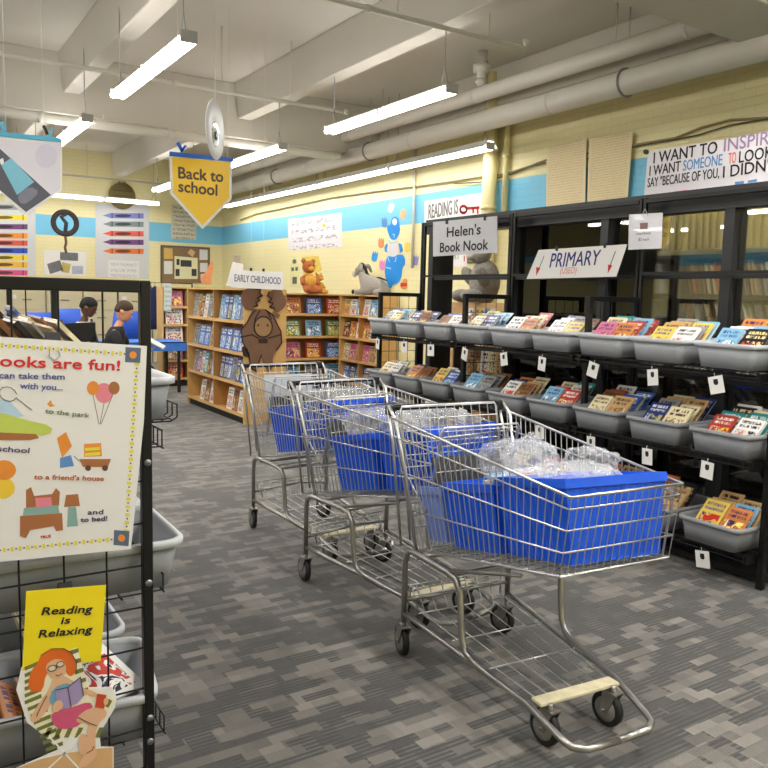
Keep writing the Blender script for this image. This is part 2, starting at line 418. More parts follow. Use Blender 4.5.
def beam(x0, x1, y0, y1, zb, dx, dy):
    """concrete beam with battered sides"""
    global n; n += 1
    lo = [(x0, y0, zb), (x1, y0, zb), (x1, y1, zb), (x0, y1, zb)]
    hi = [(x0 - dx, y0 - dy, ZC), (x1 + dx, y0 - dy, ZC), (x1 + dx, y1 + dy, ZC), (x0 - dx, y1 + dy, ZC)]
    struct(MB().loft([lo, hi], smooth=False).build('trim_%d' % n, M_ceil, bevel=.008, seg=1))
for y0, y1 in ((3.35, 3.95), (10.2, 10.65)): beam(-9.9, XR, y0, y1, 3.56, 0, .05)
for xb in (-6.9, -4.7, -2.5, -.3, 1.9, 4.1):
    for y0, y1 in ((-3, 3.3), (4.0, 10.15), (10.7, YB)): beam(xb, xb + .19, y0, y1, 3.8, .05, 0)
for y0, y1 in ((-3, 3.3), (4.0, 10.15), (10.7, YB)): beam(6.33, XR, y0, y1, 3.8, .03, 0)

# ================================================================== pipes and wires
def pipe(pts, r, label, name='ceiling_pipe', m=None, cat='pipe', bands=(), n=14, group=None):
    mb = MB().tube(pts, r, n)
    o = mb.build(name, m or M_pipe); tag(o, label, cat, group)
    for p, d, rr, w in bands:
        d = Vector(d); MB().tube((Vector(p) - d * w / 2, Vector(p) + d * w / 2), rr, n).build('clamp', m or M_pipe, o)
    return o
def hanger(o, p, r, ztop):
    x, y, z = p
    mb = MB().tube([(x, y + .0, z + r + .01), (x, y, ztop)], .006, 6)
    mb.build('hanger', M_pipe, o)
big = pipe([(5.9, -3.1, 3.52), (5.9, 16.8, 3.52)], .115, 'thick cream pipe running along the right wall just under the thinner pipe', bands=[((5.9, y, 3.52), (0, 1, 0), .121, .03) for y in (3.2, 6.1, 8.6, 11.5, 14)], n=20)
for y in (5.15, 9.7, 12.8): hanger(big, (5.9, y, 3.52), .115, ZC); MB().tube([(5.9 + .125 * math.cos(a), y, 3.52 + .125 * math.sin(a)) for a in [i * PI / 8 for i in range(17)]], .012, 6, closed=True).build('hanger_ring', M_alu, big)
up = pipe([(5.78, -3.1, 3.785), (5.78, 16.8, 3.785)], .085, 'slimmer cream pipe above the thick wall pipe', bands=[((5.78, y, 3.785), (0, 1, 0), .09, .04) for y in (4.4, 7.2, 10, 13)], n=18)
for y in (5.2, 9.2): hanger(up, (5.78, y, 3.785), .085, ZC)
br = pipe([(-9.9, 9.9, 3.43), (5.25, 9.9, 3.43), (5.5, 9.98, 3.46), (5.62, 10.15, 3.5), (5.68, 10.4, 3.52)], .06, 'pale pipe crossing the ceiling below the far girder', bands=[((x, 9.9, 3.43), (1, 0, 0), .068, .06) for x in (-1, 1.6, 3.1, 4.6)])
for x in (.2, 2.3, 4.4): hanger(br, (x, 9.9, 3.43), .06, 3.56)
p1 = pipe([(-9.9, 8.13, 3.6), (4.62, 8.13, 3.6)], .022, 'thin conduit crossing the ceiling in front of the far girder', bands=[((4.6, 8.13, 3.6), (1, 0, 0), .03, .05), ((2.6, 8.13, 3.6), (1, 0, 0), .03, .04)])
for x in (.8, 3.1, 3.9): hanger(p1, (x, 8.13, 3.6), .02, ZC)
p3 = pipe([(-1, 5.17, 3.6), (4.66, 5.17, 3.6), (4.66, 5.17, 3.66)], .02, 'thin conduit crossing the ceiling nearest the viewer, with a capped end', bands=[((4.66, 5.17, 3.66), (0, 0, 1), .028, .03), ((3.1, 5.17, 3.6), (1, 0, 0), .028, .04)])
for x in (3.36, 4.25): hanger(p3, (x, 5.17, 3.6), .02, 3.8 if x > 4.1 and x < 4.3 else ZC)
p4 = pipe([(-1, 16.0, 3.62), (5.3, 16.0, 3.62)], .018, 'thin white conduit crossing high in front of the back wall')
for x in (3.4, 4.6): hanger(p4, (x, 16.0, 3.62), .018, ZC)
a = on_x(489, 150, 6.3)
pipe([(6.33, a.y, 0), (6.33, a.y, 4.2)], .09, 'yellow painted standpipe on the right wall beside the key banner', 'wall_pipe', M_pipey, bands=[((6.33, a.y, z), (0, 0, 1), .1, .05) for z in (2.6, 3.3)])
a = on_x(506, 150, 6.38)
pipe([(6.39, a.y, 2.36), (6.39, a.y, 4.2)], .035, 'thin yellow painted conduit right of the yellow standpipe', 'wall_pipe', M_pipey, bands=[((6.39, a.y, 2.38), (0, 0, 1), .05, .05), ((6.39, a.y, 3.2), (0, 0, 1), .05, .05)])
a = on_x(414, 200, 6.42)
pipe([(6.42, a.y, 1.9), (6.42, a.y, 3.9)], .018, 'slim pale conduit on the right wall beside the blue paper figure', 'wall_pipe', M_pipe)
a = on_x(485, 95, 5.84)
sp = pipe([(5.78, a.y, 3.873), (5.78, a.y, 4.25)], .055, 'short vertical drain pipe with a collar dropping from the ceiling', 'drain_pipe', bands=[((5.78, a.y, 4.06), (0, 0, 1), .1, .08), ((5.78, a.y, 3.92), (0, 0, 1), .075, .05)])
wp = [(150, 214), (180, 213), (205, 212), (222, 216), (240, 220), (255, 214), (285, 208), (330, 198), (372, 192), (420, 186), (455, 181), (480, 177), (505, 174), (530, 166), (556, 156), (590, 153), (640, 144), (675, 138), (700, 128), (730, 120), (768, 118), (800, 116), (880, 100), (1000, 70), (1200, 20)]
wpts = []
for q in wp:
    p = on_x(q[0], q[1], XR - .03)
    if p.y > YB - .1: continue
    wpts.append(p)
tag(MB().tube([(p.x, p.y, p.z) for p in wpts], .011, 6).build('wall_cable', mat('old yellow cable', (150, 138, 96), .7)), 'loosely strung cable sagging along the right wall above the blue band', 'cable')
tag(MB().tube([(p.x - .005, p.y, p.z - .035 - .03 * math.sin(i * 1.7)) for i, p in enumerate(wpts[6:])], .007, 6).build('wall_cable', mat('dark cable', (96, 90, 70), .7)), 'thinner dark cable hanging just under the pale cable on the right wall', 'cable')

# ================================================================== fluorescent lights
def light_fixture(p, q, label, hang=True, group=None, dim=1.0):
    """strip fixture between two points at tube height: channel, two tubes in line, end caps, hangers"""
    p, q = Vector(p), Vector(q); L_ = (q - p).length; ang = math.atan2(q.y - p.y, q.x - p.x)
    mid = (p + q) / 2
    t = thing('fluorescent_light', label, 'ceiling light', mid, (0, 0, ang), group)
    MB().box(-L_ / 2, L_ / 2, -.03, .03, .03, .06).build('housing', M_white, t, bevel=.006) if mid.x < 5.9 else MB().prism([(-.11, .0), (-.1, .005), (-.04, .075), (.04, .075), (.1, .005), (.11, 0), (.05, .085), (-.05, .085)], -L_ / 2, L_ / 2, M=Matrix.Rotation(PI / 2, 4, 'Z') @ Matrix.Rotation(PI / 2, 4, 'X')).build('reflector', M_white, t)
    for s in (-1, 1):
        for yy in (-.042, .042): MB().tube([(s * .03, yy, 0), (s * (L_ / 2 - .03), yy, 0)], .027, 8).build('tube', M_glow if dim > .9 else M_glowd, t)
        e = s * (L_ / 2 - .01)
        MB().box(e - .012, e + .012, -.062, .062, -.022, .06).build('end_cap', M_cap, t, bevel=.005)
        if hang:
            h = s * (L_ / 2 - .12)
            zt = min(ZC - mid.z, ZC - mid.z)
            MB().tube([(h - .05, 0, .08), (h, 0, .22), (h + .05, 0, .08)], .004, 5).tube([(h, 0, .22), (h, 0, zt)], .005, 5).build('hanger', M_alu, t)
    MB().box(-.014, .014, -.064, .064, -.02, .04).build('socket', M_cap, t)
    # the lamp's light
    ld = bpy.data.lights.new('tube_light', 'AREA'); ld.shape = 'RECTANGLE'; ld.size = L_ - .1; ld.size_y = .06; ld.energy = LAMP * dim; ld.color = (1, .975, .93)
    lo = bpy.data.objects.new('tube_light', ld); C.objects.link(lo); lo.parent = t; lo.location = (0, 0, -.028)
    return t
LAMP = 22
ZL = 3.25
for x, lab, ys in ((1.88, 'left row', ((5.56, 7.57), (8.79, 10.8), (11.9, 13.9))), (4.16, 'middle row', ((5.51, 7.72), (8.87, 10.9), (12.0, 14.15))), (6.06, 'row along the right wall', ((7.25, 9.35), (9.37, 11.47), (11.49, 13.59), (13.61, 15.7)))):
    for i, (a, b) in enumerate(ys):
        xx = x + (.0 if x < 6 else .0)
        lb = 'lit fluorescent strip hanging in the %s, %s from the viewer' % (lab, ('nearest', 'second', 'third', 'farthest')[i])
        light_fixture((xx, a, ZL), (xx, b, ZL), lb, dim=1.0 if x < 5 else .3)
for a, b in ((.5, 2.64), (2.68, 4.88)):
    light_fixture((a, 16.3, ZL), (b, 16.3, ZL), 'lit fluorescent strip hanging in front of the back wall, ' + ('left of the two' if a < 1 else 'right of the two'), dim=.3)
for x in (-.4, -2.7, -5.0, -7.3): # the rows out of the photograph on the left
    for a in (.2, 3.8, 7.4, 11.0): light_fixture((x, a, ZL), (x, a + 2.1, ZL), 'lit fluorescent strip in the rows left of the picture', group='fluorescent strips left of the picture')
for x in (1.88, 4.16):
    for a in (-1.75, .55): light_fixture((x, a, ZL), (x, a + 2.1, ZL), 'lit fluorescent strip above and behind the viewer', group='fluorescent fixtures behind the viewer', dim=1.4 if x < 3 else 2.0)
light_fixture((6.06, -2.3, ZL), (6.06, -.2, ZL), 'lit fluorescent strip by the right wall beside the viewer')
# ================================================================== books
PAL = {
 'red': ((178, 58, 50), (244, 206, 60), (250, 240, 230)), 'orange': ((206, 128, 66), (250, 230, 120), (60, 40, 90)),
 'yellow': ((224, 196, 86), (200, 50, 40), (40, 60, 140)), 'cream': ((230, 218, 178), (150, 110, 60), (90, 60, 50)),
 'light blue': ((130, 178, 206), (250, 250, 250), (30, 60, 130)), 'navy': ((34, 50, 110), (200, 190, 90), (230, 230, 240)),
 'teal': ((50, 140, 140), (240, 220, 120), (240, 240, 240)), 'green': ((88, 130, 82), (240, 210, 80), (250, 250, 240)),
 'purple': ((118, 80, 150), (240, 180, 210), (250, 240, 120)), 'pink': ((206, 116, 152), (250, 220, 90), (110, 40, 90)),
 'brown': ((140, 92, 56), (220, 190, 130), (50, 34, 28)), 'white': ((234, 232, 226), (200, 70, 60), (40, 40, 60)),
 'black': ((36, 34, 38), (210, 60, 50), (240, 220, 160)), 'grey': ((150, 150, 150), (90, 110, 150), (40, 40, 46)),
 'blue': ((58, 96, 170), (150, 200, 240), (250, 250, 250)), 'tan': ((196, 160, 110), (130, 80, 50), (60, 40, 30))}
COV = {k: cover(k, *v) for k, v in PAL.items()}
BM = {}
def book_mesh(w, h, t):
    """closed book standing on its lower edge: boards, spine on the left, page block set in; front cover faces -y"""
    key = (round(w, 3), round(h, 3), round(t, 3))
    if key not in BM:
        c = .0022; mb = MB()
        mb.box(-w / 2, w / 2, -t / 2, -t / 2 + c, 0, h).box(-w / 2, w / 2, t / 2 - c, t / 2, 0, h)
        mb.box(-w / 2, -w / 2 + c, -t / 2 + c, t / 2 - c, 0, h)
        mb.box(-w / 2 + c, w / 2 - .004, -t / 2 + c, t / 2 - c, .004, h - .004, 1)
        BM[key] = mb.mesh('book', [COV['red'], M_pages])
    return BM[key]
def book(colr, w, h, t, M, label, group=None, name='book', cat='book'):
    o = bpy.data.objects.new(name, book_mesh(w, h, t)); C.objects.link(o)
    o.material_slots[0].link = 'OBJECT'; o.material_slots[0].material = COV[colr]
    o.matrix_world = M
    return tag(o, label, cat, group)
def Rz(a): return Matrix.Rotation(a, 4, 'Z')
def Ry(a): return Matrix.Rotation(a, 4, 'Y')
def Rx(a): return Matrix.Rotation(a, 4, 'X')
def T(x, y, z): return Matrix.Translation((x, y, z))

# ================================================================== grey book bins
def rrect(hx, hy, r, z, k=4):
    out = []
    for cx, cy, a0 in ((hx - r, hy - r, 0), (-hx + r, hy - r, PI / 2), (-hx + r, -hy + r, PI), (hx - r, -hy + r, 1.5 * PI)):
        for i in range(k + 1):
            a = a0 + i * PI / 2 / k; out.append((cx + r * math.cos(a), cy + r * math.sin(a), z))
    return out
def make_bin(hx=.25, hy=.195, H=.135, body=M_bin, rim=M_rim):
    """open tote: tapered body with ribs under a rolled rim; x = depth, y = width"""
    t = thing('book_bin', None, 'bin')
    a = .035
    MB().loft([rrect(hx - a, hy - a, .03, 0), rrect(hx - .012, hy - .012, .045, H - .01), rrect(hx - .017, hy - .017, .042, H - .01), rrect(hx - a - .004, hy - a - .004, .028, .006)], cap0=True, cap1=True).build('body', body, t)
    MB().loft([rrect(hx - .013, hy - .013, .045, H - .026), rrect(hx, hy, .05, H - .022), rrect(hx, hy, .05, H - .003), rrect(hx - .006, hy - .006, .047, H), rrect(hx - .014, hy - .014, .045, H - .002), rrect(hx - .018, hy - .018, .042, H - .014)], cap0=False, cap1=False).build('rim', rim, t)
    return t
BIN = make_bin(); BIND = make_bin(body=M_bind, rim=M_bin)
child_map()
first = {id(BIN): True, id(BIND): True}
def put_bin(src, loc, rz, label):
    o = src if first[id(src)] else copy_tree(src); first[id(src)] = False
    o.location = loc; o.rotation_euler = (0, 0, rz); tag(o, label, 'bin'); return o

# ================================================================== price cards
tagm = MB().box(-.042, .042, -.0008, .0008, -.108, -.014)
TAGM = tagm.mesh('card', M_paper)
TI = MB().prism([(-.012, -.03), (.012, -.03), (.014, -.052), (.006, -.062), (-.009, -.06), (-.014, -.048)], 0, .0006).mesh('picture', M_ink)
TC = MB().tube([(0, 0, -.016), (.0, -.004, -.006), (0, 0, 0.004)], .0016, 5).mesh('tie', M_white)
def card(loc, rz, label, tilt=0):
    t = thing('price_card', label, 'card', loc, (0, tilt, rz))
    for me, nm, r in ((TAGM, 'card', None), (TI, 'picture', (PI / 2, 0, 0)), (TC, 'tie', None)):
        o = bpy.data.objects.new(nm, me); C.objects.link(o); o.parent = t
        if r: o.rotation_euler = r; o.location = (0, -.0012, 0)
    return t

# ================================================================== the long wall rack with its bins
XF, XBK = 3.86, 4.32
DIV = (2.27, 3.566, 4.85, 6.10)
ROWZ = (1.16, .695, .2)
rack = thing('book_rack', 'long black gridwork rack of three bays along the right wall, holding rows of grey bins', 'rack', (4.09, 4.2, 0))
def rk(mb, name, m=M_black, bevel=0):
    for v in mb.v: v -= Vector((4.09, 4.2, 0))
    return mb.build(name, m, rack, bevel=bevel)
for y in DIV:
    mb = MB(); p = .0175
    mb.box(XF - p, XF + p, y - p, y + p, 0, 1.53).box(XBK - p - .03, XBK + p - .03, y - p, y + p, 0, 1.53)
    mb.box(XF + p, XBK - p - .03, y - p, y + p, 1.495, 1.53).box(XF + p, XBK - p - .03, y - p, y + p, .05, .085)
    fr = rk(mb, 'end_frame', bevel=.003)
    g = MB()
    for i in range(1, 4): g.wire((XF + i * .105, y, .085), (XF + i * .105, y, 1.5), .0028)
    for i in range(1, 14): g.wire((XF + p, y, .085 + i * .1), (XBK - p - .03, y, .085 + i * .1), .0028)
    for v in g.v: v -= Vector((4.09, 4.2, 0))
    g.build('wire_grid', M_black, fr)
    tl = MB().box(XBK - .016 + .01, XBK + .02, y - .028, y - .006, 0, 2.19).box(XBK - .016 + .01, XBK + .02, y + .006, y + .028, 0, 2.19)
    rk(tl, 'tall_post', bevel=.003)
for a, b in zip(DIV, DIV[1:]):
    mb = MB().box(XBK - .01, XBK + .015, a + .03, b - .03, 1.68, 1.7)
    rk(mb, 'cross_rail')
    mb = MB().box(XBK - .01, XBK + .015, a + .03, b - .03, 2.155, 2.18)
    rk(mb, 'cross_rail')
    for z in ROWZ:
        mb = MB()
        x0 = XF - .13
        for x in (x0, x0 + .1, XF + .02, XF + .15, XF + .28, XBK - .05): mb.wire((x, a + .02, z - .006), (x, b - .02, z - .006), .0035)
        mb.wire((x0, a + .02, z - .035), (x0, b - .02, z - .035), .0035)
        k = int((b - a - .06) / .04)
        for i in range(k + 1):
            y = a + .03 + i * (b - a - .06) / k
            mb.wire((x0, y, z - .003), (XBK - .05, y, z - .003), .0022)
            mb.wire((x0, y, z - .035), (x0, y, z - .003), .0022)
        mb.box(x0 + .02, XF - .02, a + .02, a + .045, z - .055, z - .012).box(x0 + .02, XF - .02, b - .045, b - .02, z - .055, z - .012)
        mb.box(XF - .014, XF + .014, a + .018, b - .018, z - .06, z - .03)
        rk(mb, 'wire_shelf')
    rk(MB().box(XF + .02, XBK - .06, a + .03, b - .03, .03, .06), 'base_shelf')
bay_name = ('nearest bay of the wall rack', 'middle bay of the wall rack', 'farthest bay of the wall rack')
row_name = ('top', 'middle', 'bottom')
pos_name = ('right', 'centre', 'left')
BACKC = ['cream', 'tan', 'white', 'brown', 'grey', 'light blue', 'navy', 'orange', 'yellow', 'white', 'cream', 'red', 'black', 'blue', 'tan', 'teal']
colours = [c for c in PAL if c not in ('purple', 'green', 'teal')] + ['teal', 'green', 'purple']
# colours of the front books seen in the bins, left then right, from the photograph
FRONT = {(0, 0, 2): ('pink', 'orange'), (0, 0, 1): ('yellow', 'white'), (0, 0, 0): ('light blue', 'black'),
         (0, 1, 2): ('cream', 'tan'), (0, 1, 1): ('navy', 'cream'), (0, 1, 0): ('red', 'white'),
         (0, 2, 2): ('brown', 'black'), (0, 2, 1): ('orange', 'tan'), (0, 2, 0): ('yellow', 'orange'),
         (1, 0, 2): ('cream', 'navy'), (1, 0, 1): ('white', 'orange'), (1, 0, 0): ('white', 'yellow'),
         (1, 1, 2): ('light blue', 'grey'), (1, 1, 1): ('white', 'brown'), (1, 1, 0): ('light blue', 'red'),
         (1, 2, 2): ('orange', 'tan'), (1, 2, 1): ('brown', 'cream'), (1, 2, 0): ('red', 'tan'),
         (2, 0, 2): ('grey', 'cream'), (2, 0, 1): ('navy', 'brown'), (2, 0, 0): ('brown', 'white'),
         (2, 1, 2): ('cream', 'white'), (2, 1, 1): ('orange', 'brown'), (2, 1, 0): ('yellow', 'blue'),
         (2, 2, 2): ('tan', 'cream'), (2, 2, 1): ('grey', 'brown'), (2, 2, 0): ('cream', 'black')}
for bi, (a, b) in enumerate(zip(DIV, DIV[1:])):
    for ri, z in enumerate(ROWZ):
        for pi_ in range(3):
            y = a + (b - a) * (pi_ + .5) / 3 + rnd.uniform(-.006, .006)
            xc = XF - .165 + .25 + (0 if ri < 2 else -.02)
            zz = z + .001
            where = '%s bin of the %s row, %s' % (pos_name[pi_], row_name[ri], bay_name[bi])
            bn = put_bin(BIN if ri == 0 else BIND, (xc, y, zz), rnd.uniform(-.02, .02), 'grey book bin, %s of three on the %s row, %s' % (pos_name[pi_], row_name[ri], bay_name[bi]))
            bn.scale = (1, .985, 1)
            left = [c for c in colours]
            fr = FRONT[(bi, ri, pi_)]
            for c in fr: left.remove(c)
            rnd.shuffle(left)
            nrow = ((4, 4, 3), (3, 3, 1), (2, 2, 1))[bi][ri]
            one = rnd.random() < .35
            for k in range(nrow):
                for s in (1, -1):
                    if k == nrow - 1 and s == -1 and len(left) < 2: continue
                    wid = rnd.uniform(.132, .15); hgt = rnd.uniform(.21, .25) if k else rnd.uniform(.22, .245); th = rnd.choice((.006, .009, .014))
                    c = fr[0 if s == 1 else 1] if k == 0 else rnd.choice(BACKC)
                    tilt = rnd.uniform(.74, .84)
                    x = xc - .2 + k * .066 + rnd.uniform(0, .006)
                    zb = zz + .036 + .014 * k
                    M = T(x, y + s * .074, zb) @ Rz(-PI / 2) @ Rx(-tilt)
                    pos = ('front' if k == 0 else 'stack behind the front pair')
                    sd = 'left' if s == 1 else 'right'
                    book(c, wid, hgt, th, M, '%s picture book %s, %s row, %s bin, %s' % (c, ('at front ' + sd) if k == 0 else 'behind front pair', row_name[ri], pos_name[pi_], ('nearest bay', 'middle bay', 'farthest bay')[bi]), None if k == 0 else '%s books in the %s bin, %s row, bay %d' % (c, pos_name[pi_], row_name[ri], bi))
cards = [(0, 0, 2), (0, 0, 1), (0, 0, 0), (0, 1, 2), (0, 1, 1), (0, 1, 0), (0, 2, 0), (0, 2, 1), (1, 0, 2), (1, 0, 1), (1, 0, 0), (1, 1, 2), (1, 1, 0), (2, 0, 2), (2, 0, 1), (2, 0, 0), (2, 1, 0)]
for bi, ri, pi_ in cards:
    a, b = DIV[bi], DIV[bi + 1]
    y = a + (b - a) * (pi_ + .5) / 3 + (.02 if pi_ else .05)
    card((XF - .138, y, ROWZ[ri] - .03), -PI / 2 + rnd.uniform(-.2, .2), 'white price card tied below the %s bin, %s row, %s' % (pos_name[pi_], row_name[ri], ('nearest bay', 'middle bay', 'farthest bay')[bi]), rnd.uniform(-.28, .28))

# ================================================================== glazed partition behind the rack
XP = 4.46
GL = glass_mat()
M_frame = mat('dark grey window frame', (44, 45, 48), .4, metal=.2, var=.1)
win = struct(thing('window_1', None, None, (XP, 4.2, 0)))
def wn(mb, name, m):
    for v in mb.v: v -= Vector((XP, 4.2, 0))
    o = mb.build(name, m, win); return o
Y0w, Y1w = .4, 6.2
wn(MB().box(XP - .03, XP + .09, Y0w, Y1w, 2.09, 2.17).box(XP - .045, XP + .06, Y0w, Y1w, 2.17, 2.225), 'window_header', M_frame)
wn(MB().box(XP - .03, XP + .05, Y0w, Y1w, 0, .12), 'window_sill', M_frame)
wn(MB().box(XP + .13, XP + .24, 6.12, 6.19, 0, 2.09), 'end_post', M_frame)
muls = [.45, 1.0, 2.0, 3.0, 4.0, 5.0, 6.14]
for y in muls:
    wn(MB().box(XP - .02, XP + .12, y - .035, y + .035, .12, 2.09), 'mullion', M_frame)
wn(MB().box(XP, XP + .04, Y0w, Y1w, 1.66, 1.69).box(XP, XP + .04, Y0w, 5.0, 1.0, 1.03), 'window_bar', M_frame)
for a, b in zip(muls[:-2], muls[1:-1]):
    wn(MB().box(XP + .045, XP + .051, a + .035, b - .035, .12, 2.09), 'pane', GL)
# the open room behind the glass: dark shelving, yellow fluted panel
XS = 5.75
M_shd = mat('dark brown shelving', (58, 44, 36), .6, var=.25)
M_shg = mat('grey steel shelving', (96, 94, 90), .5, var=.1)
MB().box(XP + .1, XS - 1.05, .3, 5.1, 2.17, 2.2).build('trim_91', mat('grey brown board', (92, 84, 76), .7, var=.2))['kind'] = 'structure'  # unseen cover added to keep light out of the space behind the glass
MB().box(XP + .1, XS + .5, 5.06, 5.1, 0, 2.12).build('wall_inner', mat('grey brown board', (92, 84, 76), .7, var=.2))['kind'] = 'structure'
mb = MB()
for i in range(150):
    y = .3 + i * .032
    mb.box(XS - .02 - (.016 if i % 2 else .0), XS + .0, y, y + .03, 1.95, 2.37)
struct(mb.build('trim_90', mat('pale yellow fluted panel', (214, 198, 130), .7, var=.1)))
def shelf_unit(y0, y1, zs, m, label, depth=.32, top=1.88):
    t = thing('storage_shelf', label, 'shelf', (XS - depth / 2 - .03, (y0 + y1) / 2, 0))
    L_ = (y1 - y0) / 2; d = depth / 2
    for s in (-1, 1): MB().box(-d, d, s * L_ - .015, s * L_ + .015, 0, top).build('side_panel', m, t)
    MB().box(d - .01, d, -L_ + .015, L_ - .015, 0, top).build('back_panel', m, t)
    for z in zs + (top - .025,): MB().box(-d, d - .01, -L_ + .015, L_ - .015, z, z + .025).build('shelf_board', m, t)
    return t
OLD = MB()
sh = [(.5, 1.9, 'behind the glass, rightmost'), (1.95, 3.0, 'behind the glass, second from right'), (3.05, 4.05, 'behind the glass right of the PRIMARY sign'), (4.1, 5.0, 'behind the glass under the PRIMARY sign')]
for si, (a, b, wh) in enumerate(sh):
    zs = (.1, .55, .92, 1.24, 1.54)
    shelf_unit(a, b, zs, M_shd if si != 1 else M_shg, 'dark storage shelf of old books ' + wh)
    for zi, z in enumerate(zs[2:] if si < 3 else zs[3:]):
        y = b - .05; lean = -.32 if (si + zi) % 2 else -.24
        while y > a + .16:
            th = rnd.choice((.012, .016, .02, .026)); h = rnd.uniform(.22, .262); w_ = rnd.uniform(.17, .2)
            y -= th + .012
            ci = rnd.choice((0, 1, 1, 2, 3, 3, 4, 5)) if rnd.random() > .1 else 6
            M = T(XS - .12 - w_ / 2, y, z + .026 + th * .5) @ Rx(lean)
            OLD.box(-w_ / 2, w_ / 2, -th / 2, th / 2, 0, h, ci, M)
            if rnd.random() < .05: y -= .14
OLDM = [mat('old book ' + n_, c, .7, var=.2, scale=20) for n_, c in (('tan', (176, 150, 112)), ('cream', (204, 192, 160)), ('brown', (120, 86, 60)), ('grey', (140, 136, 130)), ('slate', (84, 92, 110)), ('white', (214, 210, 202)), ('rust', (176, 84, 52)))]
tag(OLD.build('old_books', OLDM), 'rows of old leaning books and papers on the dark shelves behind the glass', 'old books', kind='stuff')
# far end of the rack: open section with a brown cabinet, magazines and a plush animal
cab = thing('display_cabinet', 'tan cardboard-coloured cabinet behind the far end of the bin rack', 'cabinet', (5.5, 6.2, 0))
MC = mat('tan cabinet board', (188, 152, 104), .6, var=.08)
MB().box(-.25, .25, -.75, .75, 0, 1.45).build('body', MC, cab, bevel=.006)
for y in (-.72, .03):
    dr = MB().box(-.262, -.251, y, y + .68, .06, 1.4).build('door', MC, cab, bevel=.003)
    MB().box(-.275, -.262, y + (.62 if y < 0 else .04), y + (.64 if y < 0 else .06), .7, .82).build('handle', M_alu, dr)
# ================================================================== wooden early-childhood bookcase
def bookcase(loc, rz, L, depth, H, nb, shelves, label, name='bookcase', double=False):
    """x = along, front faces -y; origin at the bottom centre"""
    t = thing(name, label, 'bookcase', loc, (0, 0, rz))
    h = L / 2; d = depth / 2
    for s in (-1, 1): MB().box(s * h - (.02 if s > 0 else 0), s * h + (.02 if s < 0 else 0), -d, d, .0, H).build('side_panel', M_birch, t, bevel=.002)
    MB().box(-h + .02, h - .02, -.008 if double else d - .012, .008 if double else d, .08, H - .02).build('back_panel', M_birchd, t)
    for i in range(1, nb):
        x = -h + L * i / nb
        MB().box(x - .01, x + .01, -d + .002, (-.008 if double else d - .012), .1, H - .02).build('divider', M_birchd, t)
        if double: MB().box(x - .01, x + .01, .008, d - .002, .1, H - .02).build('divider', M_birchd, t)
    for z in shelves:
        for i in range(nb):
            x0, x1 = -h + L * i / nb + (.02 if i == 0 else .01), -h + L * (i + 1) / nb - (.02 if i == nb - 1 else .01)
            mb = MB().box(x0, x1, -d, (-.008 if double else d - .012), z - .018, z)
            mb.box(x0, x1, -d, -d + .012, z, z + .02)
            mb.build('shelf', M_birch, t)
            if double: MB().box(x0, x1, .008, d, z - .018, z).build('shelf', M_birch, t)
    MB().box(-h + .02, h - .02, -d, d, H - .02, H).build('top_board', M_birch, t)
    MB().box(-h + .02, h - .02, -d + .03, d - .03, 0, .08).build('kick_plate', M_dark, t)
    return t
# long double-sided case, its left face on the aisle (x = 3.39), moose on the end panel
EH = 1.54
ec = bookcase((3.39 + .26, 9.17, 0), -PI / 2, 1.94, .52, EH, 2, (.1, .45, .8, 1.16), 'double-sided birch bookcase with a moose on its end panel', double=True)
cub = [['tan', 'grey', 'blue', 'grey', 'navy', 'white'], ['blue', 'navy', 'blue', 'blue', 'light blue'], ['grey', 'purple', 'white', 'teal', 'brown'], ['white', 'brown', 'black']]
for i, z in enumerate((1.16, .8, .45, .1)):
    for half in range(2):          # 0 = far half, 1 = near half
        yc = 9.17 + (.47 if half == 0 else -.47)
        n_ = (6, 4, 6, 3)[i]; wv = .8 / n_
        if i == 3: wv = .18
        for k in range(n_):
            y = yc + (n_ / 2 - k - .5) * wv - (.12 if i == 3 else 0)
            if i == 1 and half == 1: c = 'blue'
            elif i == 0 and half == 1: c = ('light blue', 'blue', 'navy', 'light blue', 'blue', 'grey')[k]
            elif i == 2 and half == 1: c = ('navy', 'navy', 'blue', 'grey', 'navy', 'blue')[k]
            elif i == 1: c = ('grey', 'blue', 'blue', 'tan')[k]
            elif i == 0: c = ('grey', 'tan', 'black', 'white', 'grey', 'black')[k]
            else: c = ('grey', 'purple', 'white', 'teal', 'brown', 'light blue')[k] if i == 2 else ('white', 'brown', 'white')[k]
            h = (.3, .27, .28, .26)[i]
            M = T(3.39 + .06 + rnd.uniform(0, .01), y, z + .004) @ Rz(-PI / 2) @ Rx(-.16)
            wh = '%s board, %s half of the moose bookcase' % (('top', 'second', 'third', 'bottom')[i], ('far', 'near')[half])
            for dd in range(1):
                M2 = M
                book(c, min(wv * .93, .19), h, .05, M2, '%s picture book shown face out, %s' % (c, wh), 'face-out %s books, %s' % (c, wh))
